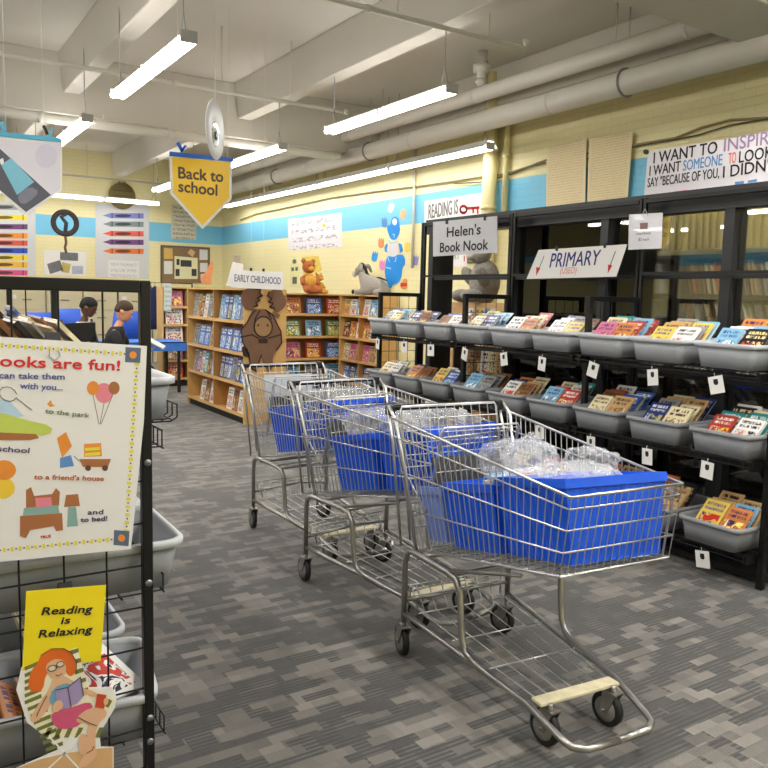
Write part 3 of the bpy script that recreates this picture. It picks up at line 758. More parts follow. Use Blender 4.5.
# moose of brown paper on the end panel (y = 8.2)
ms = Sheet('y', 8.185, 'paper_moose', 'big brown paper moose cut-out on the end panel of the birch bookcase', 'cut-out', (262, 340))
MBR = mat('brown moose paper', (122, 90, 68), .8, var=.22, scale=5); MBD = mat('dark brown marker', (58, 38, 30), .8); MBL = mat('tan moose snout', (158, 124, 84), .8, var=.15, scale=9)
def mp(l): return [(230 + x / 6.4, 280 + y / 6.4) for x, y in l]
ms.poly('body', mp([(160, 185), (230, 185), (270, 220), (290, 260), (325, 330), (330, 400), (295, 450), (270, 510), (280, 545), (245, 600), (215, 540), (200, 480), (180, 540), (175, 590), (130, 560), (118, 470), (80, 400), (70, 320), (110, 270), (130, 230)]), MBR, rnd_it=1)
for nm, pts in (('antler', [(150, 55), (195, 60), (190, 85), (205, 100), (175, 115), (190, 130), (165, 145), (175, 165), (150, 170), (158, 195), (120, 195), (85, 175), (68, 130), (75, 80), (110, 50)]), ('antler', [(250, 75), (290, 55), (330, 60), (340, 90), (362, 120), (355, 170), (320, 200), (290, 210), (285, 180), (255, 175), (275, 150), (245, 140), (265, 120), (240, 100)])):
    ms.poly(nm, mp(pts), MBR, rnd_it=1)
for pts in ([(135, 200), (165, 185), (190, 195), (165, 215), (135, 230)], [(270, 195), (300, 210), (325, 225), (305, 245), (275, 225)]):
    ms.poly('ear', mp(pts), MBR, .001, rnd_it=1)
ms.poly('snout', mp(ell(212, 300, 58, 66)), MBL, .0012)
ms.polys('nostril', [mp(ell(180, 290, 6, 8, 10)), mp(ell(240, 290, 6, 8, 10))], MBD, .0024, parent=ms.root)
ms.poly('mouth', mp([(180, 375), (240, 375), (240, 405), (185, 405)]), MBD, .0024)
ms.strokes('outline', [mp(ell(212, 300, 58, 66) + [(270, 300)]), mp([(95, 440), (85, 480), (120, 490), (100, 440)]), mp([(70, 365), (140, 350), (180, 372)]), mp([(245, 372), (325, 350)]), mp([(120, 470), (130, 560), (175, 590)]), mp([(200, 480), (180, 540)]), mp([(150, 55), (195, 60), (190, 85), (205, 100), (175, 115), (190, 130), (165, 145), (175, 165), (150, 170)]), mp([(250, 75), (240, 100), (265, 120), (245, 140), (275, 150), (255, 175), (285, 180)]), mp([(165, 190), (130, 230), (110, 270), (70, 320), (80, 400), (118, 470)]), mp([(225, 190), (270, 220), (290, 260), (325, 330), (330, 400), (295, 450)]), mp([(190, 195), (160, 250), (155, 300)]), mp([(240, 200), (265, 250)])], .016, MBD, .003)
ms.poly('hoof', mp([(75, 420), (110, 430), (118, 470), (95, 495), (78, 465)]), MBD, .0012, rnd_it=1)
ms.poly('hoof', mp([(105, 610), (130, 590), (125, 690), (82, 680)]), MBD, .0012, rnd_it=1)

# bookcases against the back of the room
def fill_faces(bc_loc, rz, L, nb, shelves, per, rows_, where, depth, hgt=.26, hw=.2):
    ca, sa = math.cos(rz), math.sin(rz)
    for i, z in enumerate(shelves):
        for b_ in range(nb):
            x0 = -L / 2 + L * b_ / nb; bw = L / nb
            for k in range(per):
                x = x0 + bw * (k + .5) / per
                c = rows_[i][(k + b_) % len(rows_[i])]
                M = T(*bc_loc) @ Rz(rz) @ T(x, -depth / 2 + .07, z + .004) @ Rx(-.17)
                book(c, min(hw, bw / per * .9), hgt, .02, M, '%s book face out on the %s board of the %s' % (c, ('top', 'second', 'third', 'fourth', 'fifth')[i], where), 'face-out %s books on the %s board of the %s' % (c, i + 1, where))
# narrow case at the far left end, under the clothes rail
bookcase((3.83, 12.15, 0), 0, .42, .3, 1.55, 1, (.12, .4, .68, .96, 1.24), 'narrow birch bookcase left of and behind the moose bookcase')
fill_faces((3.83, 12.15, 0), 0, .42, 1, (1.24, .96, .68, .4, .12), 1, [['pink'], ['white'], ['white'], ['purple'], ['red']], 'narrow birch bookcase', .3, .25, .27)
bookcase((5.76, 11.15, 0), 0, 1.1, .3, 1.5, 1, (.12, .47, .82, 1.17), 'birch bookcase facing the viewer right of the paper moose')
fill_faces((5.76, 11.15, 0), 0, 1.1, 1, (1.17, .82, .47, .12), 3, [['orange', 'blue', 'red'], ['green', 'light blue', 'green'], ['pink', 'red', 'blue'], ['light blue', 'grey', 'light blue']], 'bookcase right of the moose', .3, .26, .27)
bookcase((5.0, 11.15, 0), 0, .38, .3, 1.5, 1, (.12, .47, .82, 1.17), 'narrow birch bookcase with orange boards just behind the moose end panel')
bookcase((6.28, 10.3, 0), -PI / 2, 1.22, .3, 1.5, 2, (.12, .47, .82, 1.17), 'birch bookcase along the right wall under the plush donkey')
fill_faces((6.28, 10.3, 0), -PI / 2, 1.22, 2, (1.17, .82, .47, .12), 3, [['yellow', 'white', 'light blue'], ['black', 'orange', 'white'], ['cream', 'pink', 'tan'], ['blue', 'navy', 'light blue']], 'bookcase under the donkey', .3, .26, .24)

# ================================================================== plush animals (skinned)
def skinned(name, pts, edges, rad, m, parent=None, sub=2, loc=(0, 0, 0), rot=(0, 0, 0), root=0):
    me = bpy.data.meshes.new(name); me.from_pydata(pts, edges, []); me.update(); me.materials.append(m)
    o = bpy.data.objects.new(name, me); C.objects.link(o)
    if parent is not None: o.parent = parent
    o.location = loc; o.rotation_euler = rot
    sk = o.modifiers.new('skin', 'SKIN'); sk.use_smooth_shade = True
    for i, v in enumerate(me.skin_vertices[0].data):
        r = rad[i]; v.radius = (r, r) if not isinstance(r, tuple) else r
        v.use_root = (i == root)
    s = o.modifiers.new('sub', 'SUBSURF'); s.levels = sub; s.render_levels = sub
    return o
M_fur = mat('grey plush', (158, 152, 142), .95, var=.15, scale=30, bump=.6); M_furd = mat('dark plush mane', (52, 48, 48), .95, var=.2, bump=.5); M_furl = mat('pale plush muzzle', (196, 190, 180), .95, bump=.4)
p = on_x(370, 291, 5.72)
dk = thing('plush_donkey', 'grey plush donkey lying on top of the bookcase by the right wall', 'plush toy', (6.22, 10.05, 1.5), (0, 0, 1.95)); dk.scale = (.85, .85, .95)
# local x runs towards the head end in the picture's left; z up
skinned('body', [(0, 0, .14), (-.17, 0, .15), (-.3, 0, .13), (.14, 0, .18), (.24, 0, .3), (.27, 0, .37), (-.26, .1, .05), (-.1, .14, .04), (-.26, -.1, .05), (-.1, -.14, .04), (.16, .09, .05), (.34, .11, .04), (.16, -.09, .05), (.34, -.11, .04)],
        [(0, 1), (1, 2), (0, 3), (3, 4), (4, 5), (2, 6), (6, 7), (2, 8), (8, 9), (3, 10), (10, 11), (3, 12), (12, 13)],
        [.13, .13, .09, .11, .075, .08, .06, .05, .06, .05, .05, .042, .05, .042], M_fur, dk)
hd = skinned('head', [(.25, 0, .4), (.3, 0, .4), (.4, 0, .34)], [(0, 1), (1, 2)], [.085, .09, .06], M_fur, dk)
skinned('muzzle', [(.4, 0, .34), (.46, 0, .31)], [(0, 1)], [.064, .055], M_furl, dk)
for s in (-1, 1):
    skinned('ear', [(.25, s * .06, .45), (.2, s * .12, .47), (.15, s * .15, .36)], [(0, 1), (1, 2)], [.035, .045, .02], M_fur, dk)
    MB().lathe([(.0, -.008), (.009, 0), (.0, .008)], 10).build('eye', M_blackp, hd, loc=(.36, s * .062, .41))
skinned('mane', [(.31, 0, .49), (.24, 0, .49), (.17, 0, .4), (.12, 0, .31), (0, 0, .27), (-.15, 0, .275), (-.3, 0, .23)], [(i, i + 1) for i in range(6)], [.022, .03, .03, .026, .016, .014, .012], M_furd, dk)
for s in (-1, 1): skinned('hoof', [(.34, s * .11, .045), (.39, s * .11, .05)], [(0, 1)], [.046, .04], M_furd, dk)
# brown stuffed toys on the bookcase right of the moose
M_brn = mat('reddish brown plush', (170, 96, 52), .95, var=.2, scale=30, bump=.5); M_gld = mat('golden plush', (214, 160, 70), .95, var=.15, bump=.4)
def bear(x, y, z, m, label, k=1.0, rz=0.0, mz=None):
    t = thing('plush_bear', label, 'plush toy', (x, y, z), (0, 0, rz)); t.scale = (k, k, k)
    skinned('body', [(0, 0, .12), (0, 0, .2), (0, 0, .28), (.1, -.03, .2), (.13, -.1, .12), (-.1, -.03, .2), (-.13, -.1, .12), (.08, -.12, .05), (.11, -.22, .05), (-.08, -.12, .05), (-.11, -.22, .05)],
            [(0, 1), (1, 2), (1, 3), (3, 4), (1, 5), (5, 6), (0, 7), (7, 8), (0, 9), (9, 10)], [.11, .09, .05, .04, .035, .04, .035, .055, .05, .055, .05], m, t)
    hd = ball('head', (0, -.02, .37), (.095, .09, .09), m, t)
    ball('muzzle', (0, -.105, .345), (.045, .035, .035), mz or m, t)
    ball('belly', (0, -.07, .17), (.09, .07, .1), mz or m, t)
    for s in (-1, 1):
        ball('ear', (s * .075, 0, .45), (.036, .02, .036), m, t)
        ball('eye', (s * .035, -.08, .025), (.009, .009, .009), M_blackp, hd)
    return t
bear(5.66, 11.1, 1.5, M_brn, 'reddish brown plush toy sitting on the bookcase right of the moose', 1.12, 0, M_gld)
bear(5.9, 11.2, 1.5, M_gld, 'golden plush toy behind the brown one on the bookcase', .7, .4)
# grey stuffed animal on the tan cabinet behind the rack
kb = thing('plush_koala', 'shaggy grey plush animal sitting behind the rack right of the Helen sign', 'plush toy', (5.42, 6.5, 1.45), (0, 0, -PI / 2 - .3))
M_sh = mat('shaggy grey plush', (142, 138, 130), .95, var=.35, scale=40, bump=1.0)
ball('body', (0, 0, .22), (.19, .16, .24), M_sh, kb)
for s in (-1, 1):
    ball('arm', (s * .17, -.1, .27), (.055, .07, .13), M_sh, kb, rot=(.7, 0, s * .3))
    ball('leg', (s * .15, -.2, .07), (.075, .13, .07), M_sh, kb, rot=(0, 0, -s * .35))
    ball('eye', (s * .045, -.17, .55), (.012, .012, .012), M_blackp, kb)
ball('head', (0, -.06, .52), (.13, .12, .12), M_sh, kb)
for s in (-1, 1): ball('ear', (s * .1, -.02, .62), (.045, .03, .05), M_sh, kb)
ball('muzzle', (0, -.17, .49), (.06, .05, .045), M_furl, kb)
# magazines upright beside it
for i, c in enumerate(('yellow', 'white', 'light blue', 'yellow', 'tan', 'white')):
    book(c, .2, .27, .02, T(4.98, 5.75 - .0 + .085 * i * 1.0 - .1, 1.13) @ Rz(-PI / 2) @ Rz(.5) @ Rx(-.1), '%s magazine standing upright behind the rack below the grey plush animal' % c, 'upright %s magazines below the grey plush' % c, 'magazine', 'magazine')
ms2 = thing('magazine_shelf', 'narrow shelf of upright magazines behind the rack, below the plush', 'shelf', (4.98, 5.86, 0))
for z in (.7, 1.1): MB().box(-.13, .13, -.4, .4, z, z + .02).build('shelf', M_shd, ms2)
for s in (-1, 1): MB().box(-.13, .13, s * .4 - .01, s * .4 + .01, 0, 1.12).build('side_panel', M_shd, ms2)
for i, c in enumerate(('tan', 'cream', 'white', 'brown', 'tan')):
    book(c, .2, .26, .03, T(4.96, 5.6 + .11 * i, .725) @ Rz(-PI / 2) @ Rz(.5) @ Rx(-.1), '%s magazine standing on the lower board behind the rack' % c, 'upright %s magazines on the lower board' % c, 'magazine', 'magazine')
# ================================================================== shopping carts (x forward, y left, z up)
def fr(a, b, f): return tuple(a[i] + (b[i] - a[i]) * f for i in range(3))
def make_cart():
    t = thing('shopping_cart', None, 'shopping cart')
    r = .0125
    mb = MB()
    for s in (-1, 1):
        y = s * .265
        mb.tube([(0, y, .15), (0, y, .40), (.01, y, .445), (.04, y * .99, .465), (.09, y * .98, .468), (.3, y * .94, .462), (.35, y * .92, .45), (.375, y * .91, .41), (.385, y * .9, .3), (.395, y * .9, .23), (.42, y * .89, .19), (.47, y * .87, .172), (.55, y * .84, .163), (.74, y * .76, .145), (.9, y * .7, .1), (.94, y * .66, .09), (.965, y * .5, .086), (.968, 0, .085)], r, 8)
        mb.tube([(0, y, .19), (.2, y * .95, .18), (.42, y * .86, .165), (.6, y * .82, .152)], r * .9, 8)
        mb.tube([(.27, y * .95, .46), (.6, y * .8, .55), (.68, y * .76, .57)], r * .6, 6)
    mb.tube([(.09, -.26, .455), (.09, .26, .455)], r * .9, 8).tube([(.3, -.25, .45), (.3, .25, .45)], r * .7, 8).tube([(.0, -.265, .24), (.12, 0, .3), (.0, .265, .24)], r * .5, 6)
    mb.build('frame', M_tube, t)
    # basket corners: rear top, rear bottom, front bottom, front top
    TR, BR, BF, TF = (-.1, .295, 1.0), (.05, .245, .475), (.91, .235, .65), (.945, .236, .908)
    b = MB(); th = .0035; tn = .0022
    lv = (0, .15, .42, .7, 1)
    for f in lv:
        R = fr(TR, BR, f); F = fr(TF, BF, f)
        q = [(R[0], -R[1], R[2]), (F[0], -F[1], F[2]), (F[0], F[1], F[2]), (R[0], R[1], R[2])]
        b.tube(q, .0055 if f == 0 else th, 6, caps=True)
    for s in (-1, 1):
        for i in range(30):
            f = i / 29.0
            a = fr(TR, TF, f); c = fr(BR, BF, f)
            b.wire((a[0], s * a[1], a[2]), (c[0], s * c[1], c[2]), tn)
        b.tube([(-.16, s * .28, 1.035), (-.13, s * .29, 1.04), (-.07, s * .29, .99), (.0, s * .275, .78), (.06, s * .25, .47)], .0075, 6)
        b.tube([(-.15, s * .285, 1.03), (-.1, s * .285, .9), (-.03, s * .27, .47)], .006, 6)
    for i in range(17):
        f = i / 16.0 * 2 - 1
        b.wire((TF[0], f * TF[1], TF[2]), (BF[0], f * BF[1], BF[2]), tn)
        b.wire((BF[0], f * BF[1], BF[2] - .004), (BR[0], f * BR[1], BR[2] - .004), tn)
    for i in range(12):
        c = fr(BR, BF, i / 11.0)
        b.wire((c[0], -c[1], c[2] - .002), (c[0], c[1], c[2] - .002), th)
    b.build('basket', M_steel, t)
    g = MB()       # hinged rear gate
    x0, x1 = -.115, -.0
    for i in range(12):
        y = -.24 + .48 * i / 11
        g.wire((x0, y, 1.035), (x1, y, .55), tn)
    for i in range(11):
        f = i / 10.0
        g.wire((x0 + (x1 - x0) * f, -.24, 1.035 - .485 * f), (x0 + (x1 - x0) * f, .24, 1.035 - .485 * f), tn + .0004)
    g.tube([(x1, -.245, .5), (x0, -.245, 1.02), (x0 - .002, -.235, 1.04), (x0 - .002, .235, 1.04), (x0, .245, 1.02), (x1, .245, .5)], .005, 6)
    g.build('rear_gate', M_steel, t)
    cs = MB()
    for i in range(9):
        y = -.18 + .36 * i / 8
        cs.wire((.13, y, .97), (.03, y, .62), tn)
    for i in range(5):
        f = i / 4.0
        cs.wire((.13 - .1 * f, -.18, .97 - .35 * f), (.13 - .1 * f, .18, .97 - .35 * f), tn)
    cs.tube([(.03, -.19, .6), (.13, -.19, .97), (.13, -.18, .985), (.13, .18, .985), (.13, .19, .97), (.03, .19, .6)], .0045, 6)
    for s in (-1, 1): cs.wire((.03, s * .19, .62), (-.06, s * .23, .75), .004)
    seat = cs.build('child_seat', M_steel, t)
    MB().box(-.05, .075, -.17, .17, -.002, .002).build('seat_flap', M_blackp, seat, loc=(.04, 0, .8), rot=(0, 1.15, 0), bevel=.0015)
    MB().tube([(-.155, -.27, 1.03), (-.155, .27, 1.03)], .0125, 12).build('handle', M_blackp, t)
    for s in (-1, 1): MB().box(-.17, -.12, s * .275 - .014, s * .275 + .014, 1.0, 1.045).build('handle_bracket', M_blackp, t, bevel=.006)
    k = MB()
    for i in range(7):
        f = i / 6.0 * 2 - 1
        k.wire((.06, f * .21, .2), (.75, f * .16, .152), .0028)
    for x, y, z in ((.06, .23, .203), (.3, .22, .183), (.52, .2, .167)): k.tube([(x, -y, z), (x, y, z)], .0034, 6)
    k.tube([(.02, -.21, .205), (-.0, -.225, .285), (-.0, .225, .285), (.02, .21, .205)], .004, 6)
    k.tube([(-.0, -.235, .255), (-.0, -.24, .305), (.002, .24, .305), (-.0, .235, .255), (-.0, -.235, .255)], .0035, 6)
    for i in range(8):
        y = -.2 + .4 * i / 7
        k.wire((.06, y, .203), (-.0, y * 1.05, .305), .003)
    k.build('lower_rack', M_steel, t)
    MB().box(.73, .785, -.175, .175, .145, .157).build('rack_plate', mat('chipped cream paint', (214, 204, 170), .5, var=.25, scale=25, bump=.3), t, bevel=.003)
    for x, y, sw in ((0, .262, .25), (0, -.262, -.15), (.79, .14, .12), (.79, -.14, .1)):
        c = thing('caster', None, None, (x, y, 0), (0, 0, sw))
        c.parent = t
        W = Matrix.Rotation(PI / 2, 4, 'X')
        wh = MB().lathe([(.03, -.012), (.052, -.014), (.062, -.011), (.0635, 0), (.062, .011), (.052, .014), (.03, .012)], 24, M=T(-.02, 0, .0635) @ W).build('wheel', mat('black rubber tyre', (26, 26, 26), .6, var=.2), c)
        MB().lathe([(.012, -.016), (.044, -.0148), (.046, 0), (.044, .0148), (.012, .016)], 20, M=T(-.02, 0, .0635) @ W).build('hub', mat('grey wheel hub', (128, 126, 122), .5, var=.15), c)
        f = MB()
        for s in (-1, 1): f.prism([(-.035, -.012), (-.01, -.012), (.028, .07), (-.03, .07)], s * .02 - .0015, s * .02 + .0015, M=T(0, 0, .0635) @ W)
        f.box(-.03, .028, -.0215, .0215, .13, .135); f.lathe([(.009, .135), (.009, .155)], 10); f.lathe([(.006, -.026), (.006, .026)], 10, M=T(-.02, 0, .0635) @ W)
        f.build('fork', M_tube, c)
    return t
cart = make_cart(); child_map()
def put_cart(i, o, fwd, origin):
    a = math.atan2(fwd[1], fwd[0]); o.location = (origin[0], origin[1], 0); o.rotation_euler = (0, 0, a)
    return T(origin[0], origin[1], 0) @ Rz(a)
CARTS = []
for lab, fwd, org in (('metal shopping cart nearest the viewer, nose towards the lower right', (-.085, -.996), (2.04, 2.545)),
                      ('middle of the three metal shopping carts, holding two blue totes', (.09, -.996), (2.07, 3.55)),
                      ('farthest metal shopping cart, beside the moose bookcase', (.02, -1), (2.2, 4.52))):
    o = cart if not CARTS else copy_tree(cart)
    M = put_cart(0, o, fwd, org); tag(o, lab, 'shopping cart'); CARTS.append((o, M))

# ---- blue totes
def tote(M, L, W, H, m, label, x=0, z=0, y=0, pitch=0, roll=0, yaw=0, rimm=None):
    """open corrugated tote: fluted walls, folded rim, hand holes"""
    t = thing('blue_tote', label, 'tote'); t.matrix_world = M @ T(x, y, z) @ Rz(yaw) @ Ry(pitch) @ Rx(roll)
    mb = MB(); a = .02; l, w_ = L / 2, W / 2
    def ring(hx, hy, z, flute=.0):
        pts = []
        for (x0, y0), (x1, y1), nx, ny in (((hx, -hy), (hx, hy), 1, 0), ((hx, hy), (-hx, hy), 0, 1), ((-hx, hy), (-hx, -hy), -1, 0), ((-hx, -hy), (hx, -hy), 0, -1)):
            k = 24
            for i in range(k):
                f = i / k; o = flute if (i // 1) % 2 and 0 < i < k - 1 else 0
                pts.append((x0 + (x1 - x0) * f - nx * o, y0 + (y1 - y0) * f - ny * o, z))
        return pts
    mb.loft([ring(l - a, w_ - a, 0), ring(l - a * .95, w_ - a * .95, .012, .003), ring(l, w_, H - .035, .003), ring(l, w_, H - .03)], smooth=False, cap1=False)
    mb.loft([ring(l - .004, w_ - .004, H - .002), ring(l - a - .005, w_ - a - .005, .006)], smooth=False, cap0=False)
    mb.build('tote_body', m, t)
    MB().loft([ring(l, w_, H - .032), ring(l + .008, w_ + .008, H - .03), ring(l + .008, w_ + .008, H), ring(l - .004, w_ - .004, H), ring(l - .004, w_ - .004, H - .01)], smooth=False, cap0=False, cap1=False).build('tote_rim', rimm or m, t)
    return t
def bag(M, x, y, z, sx, sy, sz, label, seed=0, knot=False):
    r = random.Random(seed); bm = bmesh.new(); bmesh.ops.create_icosphere(bm, subdivisions=4, radius=1)
    dirs = [(Vector((r.gauss(0, 1), r.gauss(0, 1), r.gauss(0, 1))).normalized(), r.uniform(4, 13), r.uniform(0, 6)) for _ in range(14)]
    for v in bm.verts:
        d = v.co.normalized(); k = 1 + sum(abs(math.sin(q.dot(d) * f + ph)) * .045 - .02 for q, f, ph in dirs)
        box_ = max(abs(d.x), abs(d.y), abs(d.z)); e = (1 / box_) ** .55
        v.co = Vector((d.x * sx, d.y * sy, d.z * sz)) * k * e
        if knot and d.z > .55: v.co.z += (d.z - .55) * sz * 1.6; v.co.x *= (1 - (d.z - .55) * 1.3); v.co.y *= (1 - (d.z - .55) * 1.3)
        v.co.z = max(v.co.z, -sz * .7)
    for f in bm.faces: f.smooth = (f.index % 3 != 0)
    me = bpy.data.meshes.new('plastic_bag'); bm.to_mesh(me); bm.free(); me.materials.append(BAG)
    o = bpy.data.objects.new('plastic_bag', me); C.objects.link(o); o.matrix_world = M @ T(x, y, z)
    return tag(o, label, 'bag')
BAG = bag_mat()
def pile(M, x0, x1, y0, y1, z, layers, cart_name, cols, seed, stand=False):
    r = random.Random(seed); cols = list(cols)
    nx = max(1, int((x1 - x0) / .13)); ny = max(1, int((y1 - y0) / .11))
    for L_ in range(max(0, layers - 2), layers):
        zz = z
        for i in range(nx):
            for j in range(ny):
                c = cols[(i * ny + j + L_ * 3) % len(cols)]
                w_, h = r.uniform(.1, .12), r.uniform(.14, .15); th = r.choice((.014, .02, .024))
                x = x0 + (x1 - x0) * (i + .5) / nx; y = y0 + (y1 - y0) * (j + .5) / ny
                Mb = M @ T(x, y, z + L_ * .03) @ Rz(r.uniform(-.18, .18)) @ T(0, -h / 2, th / 2 + .003) @ Rx(-PI / 2) @ T(0, 0, 0)
                book(c, w_, h, th, Mb, '%s book lying in the totes of the %s' % (c, cart_name), '%s books lying in the totes of the %s' % (c, cart_name))
def zf(x): return .475 + .205 * x
p1_ = math.atan(-.205)
o, M1 = CARTS[0]
tote(M1, .36, .42, .27, M_blue, 'bright blue corrugated tote at the front end of the nearest cart', x=.755, z=zf(.755) + .012, pitch=p1_, roll=-.03)
tote(M1, .33, .41, .25, M_blue, 'second blue tote, in the middle of the nearest cart', x=.39, z=zf(.39) + .012, pitch=p1_)
tote(M1, .18, .4, .22, M_bluel, 'pale translucent blue tote at the handle end of the nearest cart', x=.115, z=zf(.115) + .02, pitch=p1_)
pile(M1, .64, .87, -.12, .12, zf(.75) + .15, 4, 'nearest cart', ('orange', 'white', 'pink', 'light blue', 'cream', 'red'), 1)
pile(M1, .28, .5, -.11, .11, zf(.39) + .15, 5, 'nearest cart', ('light blue', 'white', 'purple', 'cream', 'teal', 'pink'), 2)
bag(M1, .67, .09, .935, .075, .07, .045, 'crumpled clear plastic bag of books at front left of nearest cart', 3)
bag(M1, .78, -.07, .925, .09, .11, .035, 'clear plastic bag over the front tote, right corner of nearest cart', 4)
bag(M1, .52, -.06, .915, .07, .08, .06, 'large knotted clear plastic bag in the middle of the nearest cart', 5, True)
bag(M1, .31, .05, .87, .11, .12, .07, 'puffy clear plastic bag by the child seat of the nearest cart', 6)
o, M2 = CARTS[1]
tote(M2, .34, .42, .27, M_blue, 'blue corrugated tote at the front end of the middle cart', x=.74, z=zf(.74) + .01, pitch=p1_)
tote(M2, .34, .42, .27, M_blue, 'blue corrugated tote in the middle of the middle cart', x=.36, z=zf(.36) + .01, pitch=p1_)
pile(M2, .63, .86, -.11, .11, zf(.75) + .1, 3, 'middle cart', ('white', 'grey', 'cream'), 7)
pile(M2, .25, .48, -.11, .11, zf(.36) + .1, 4, 'middle cart', ('white', 'cream', 'tan'), 8)
bag(M2, .33, 0, .85, .15, .17, .085, 'whitish clear plastic bag in the middle cart near its gate', 9)
bag(M2, .7, 0, .9, .16, .17, .07, 'clear plastic bag with red print at the front of the middle cart', 10)
o, M3 = CARTS[2]
tote(M3, .36, .42, .27, M_blue, 'blue corrugated tote at the front end of the farthest cart', x=.73, z=zf(.73) + .01, pitch=p1_)
tote(M3, .34, .42, .27, M_blue, 'blue corrugated tote in the middle of the farthest cart', x=.34, z=zf(.34) + .01, pitch=p1_)
pile(M3, .61, .85, -.11, .11, zf(.73) + .12, 3, 'farthest cart', ('white', 'light blue', 'grey'), 11)
bag(M3, .68, 0, .89, .16, .17, .075, 'clear plastic bag lying over the totes of the farthest cart', 12)
# placard on the farthest cart's seat
pl = thing('cart_placard', 'pale grey placard clipped in the gate of the farthest cart', 'placard'); pl.matrix_world = M3 @ T(-.035, 0, .84) @ Ry(-.23 + PI)
MB().box(-.004, .004, -.17, .17, -.14, .12).build('board', mat('pale grey placard', (196, 200, 204), .5), pl, bevel=.002)
MB().box(.0045, .006, -.16, .16, -.1, -.02).build('black_panel', M_blackp, pl)
# ================================================================== near left rack (end panel towards the viewer)
LX0, LX1 = -.42, .544
LY = (1.95, 3.15, 4.4)
lr = thing('book_rack', 'black gridwork book rack at left, end panel facing the viewer with a poster clipped on', 'rack', (.07, 3.1, 0))
LO = Vector((.07, 3.1, 0))
def lk(mb, name, m=M_black, bevel=0, par=None):
    for v in mb.v: v -= LO
    return mb.build(name, m, par or lr, bevel=bevel)
for i, y in enumerate(LY):
    mb = MB(); p = .0128
    for x in (LX0, LX1): mb.box(x - p, x + p, y - p, y + p, 0, 1.522)
    if i: mb.box(.0, .035, y - p, y + p, .06, 1.49)
    mb.box(LX0 + p, LX1 - p, y - p, y + p, 1.492, 1.522).box(LX0 + p, LX1 - p, y - p, y + p, .03, .06)
    f = lk(mb, 'end_frame', bevel=.003)
    g = MB(); k = 9
    for j in range(1, k + 1): x = LX1 - j * .1; g.wire((x, y, .06), (x, y, 1.495), .0026)
    for z in ([.11 * j + .03 for j in range(1, 13)] if i == 0 else [.33, .77, 1.2]):
        g.wire((LX0 + p, y - .003, z), (LX1 - p, y - .003, z), .0026)
    lk(g, 'wire_grid', par=f)
    if i == 0:
        for z in (1.068, .755, .39, .325):
            b = MB().lathe([(.0, .0), (.008, 0), (.0095, -.003), (.006, -.006), (.0, -.007)][::-1], 14, M=T(LX1, y - p, z) @ Matrix.Rotation(PI / 2, 4, 'X') @ Matrix.Scale(-1, 4, (0, 0, 1)))
            lk(b, 'bolt', mat('galvanised bolt', (150, 150, 148), .35, metal=.8), par=f)
for a, b in zip(LY, LY[1:]):
    lk(MB().bar((LX1, a + .02, 1.507), (LX1, b - .02, 1.507), .02), 'top_rail')
    lk(MB().bar((LX0, a + .02, 1.507), (LX0, b - .02, 1.507), .02), 'top_rail')
LROW = (1.095, .71, .315)
for a, b in zip(LY, LY[1:]):
    for z in LROW:
        for s, xe in ((1, LX1 + .05), (-1, LX0 - .1)):
            mb = MB(); xi = .05 if s > 0 else .0
            for k in range(6): x = xi + (xe - xi) * k / 5; mb.wire((x, a + .02, z), (x, b - .02, z), .003)
            mb.wire((xe, a + .03, z + .045), (xe, b - .03, z + .045), .003)
            n_ = 30
            for k in range(n_ + 1):
                y = a + .03 + (b - a - .06) * k / n_
                mb.wire((xi, y, z + .003), (xe, y, z + .003), .002); mb.wire((xe, y, z), (xe, y, z + .045), .002)
            lk(mb, 'wire_shelf')
for k_ in range(1):
    mb = MB()
    for i in range(8): mb.wire((.54 + .22 * i / 7, 2.42, LROW[0] - .004), (.54 + .22 * i / 7, 2.82, LROW[0] - .004), .003)
    for i in range(9): mb.tube([(.54, 2.42 + .05 * i, LROW[0] - .008), (.755, 2.42 + .05 * i, LROW[0] - .008), (.775, 2.42 + .05 * i, LROW[0] + .005), (.775, 2.42 + .05 * i, LROW[0] + .045)], .0026, 5)
    mb.wire((.775, 2.42, LROW[0] + .045), (.775, 2.82, LROW[0] + .045), .003)
    lk(mb, 'wire_basket')
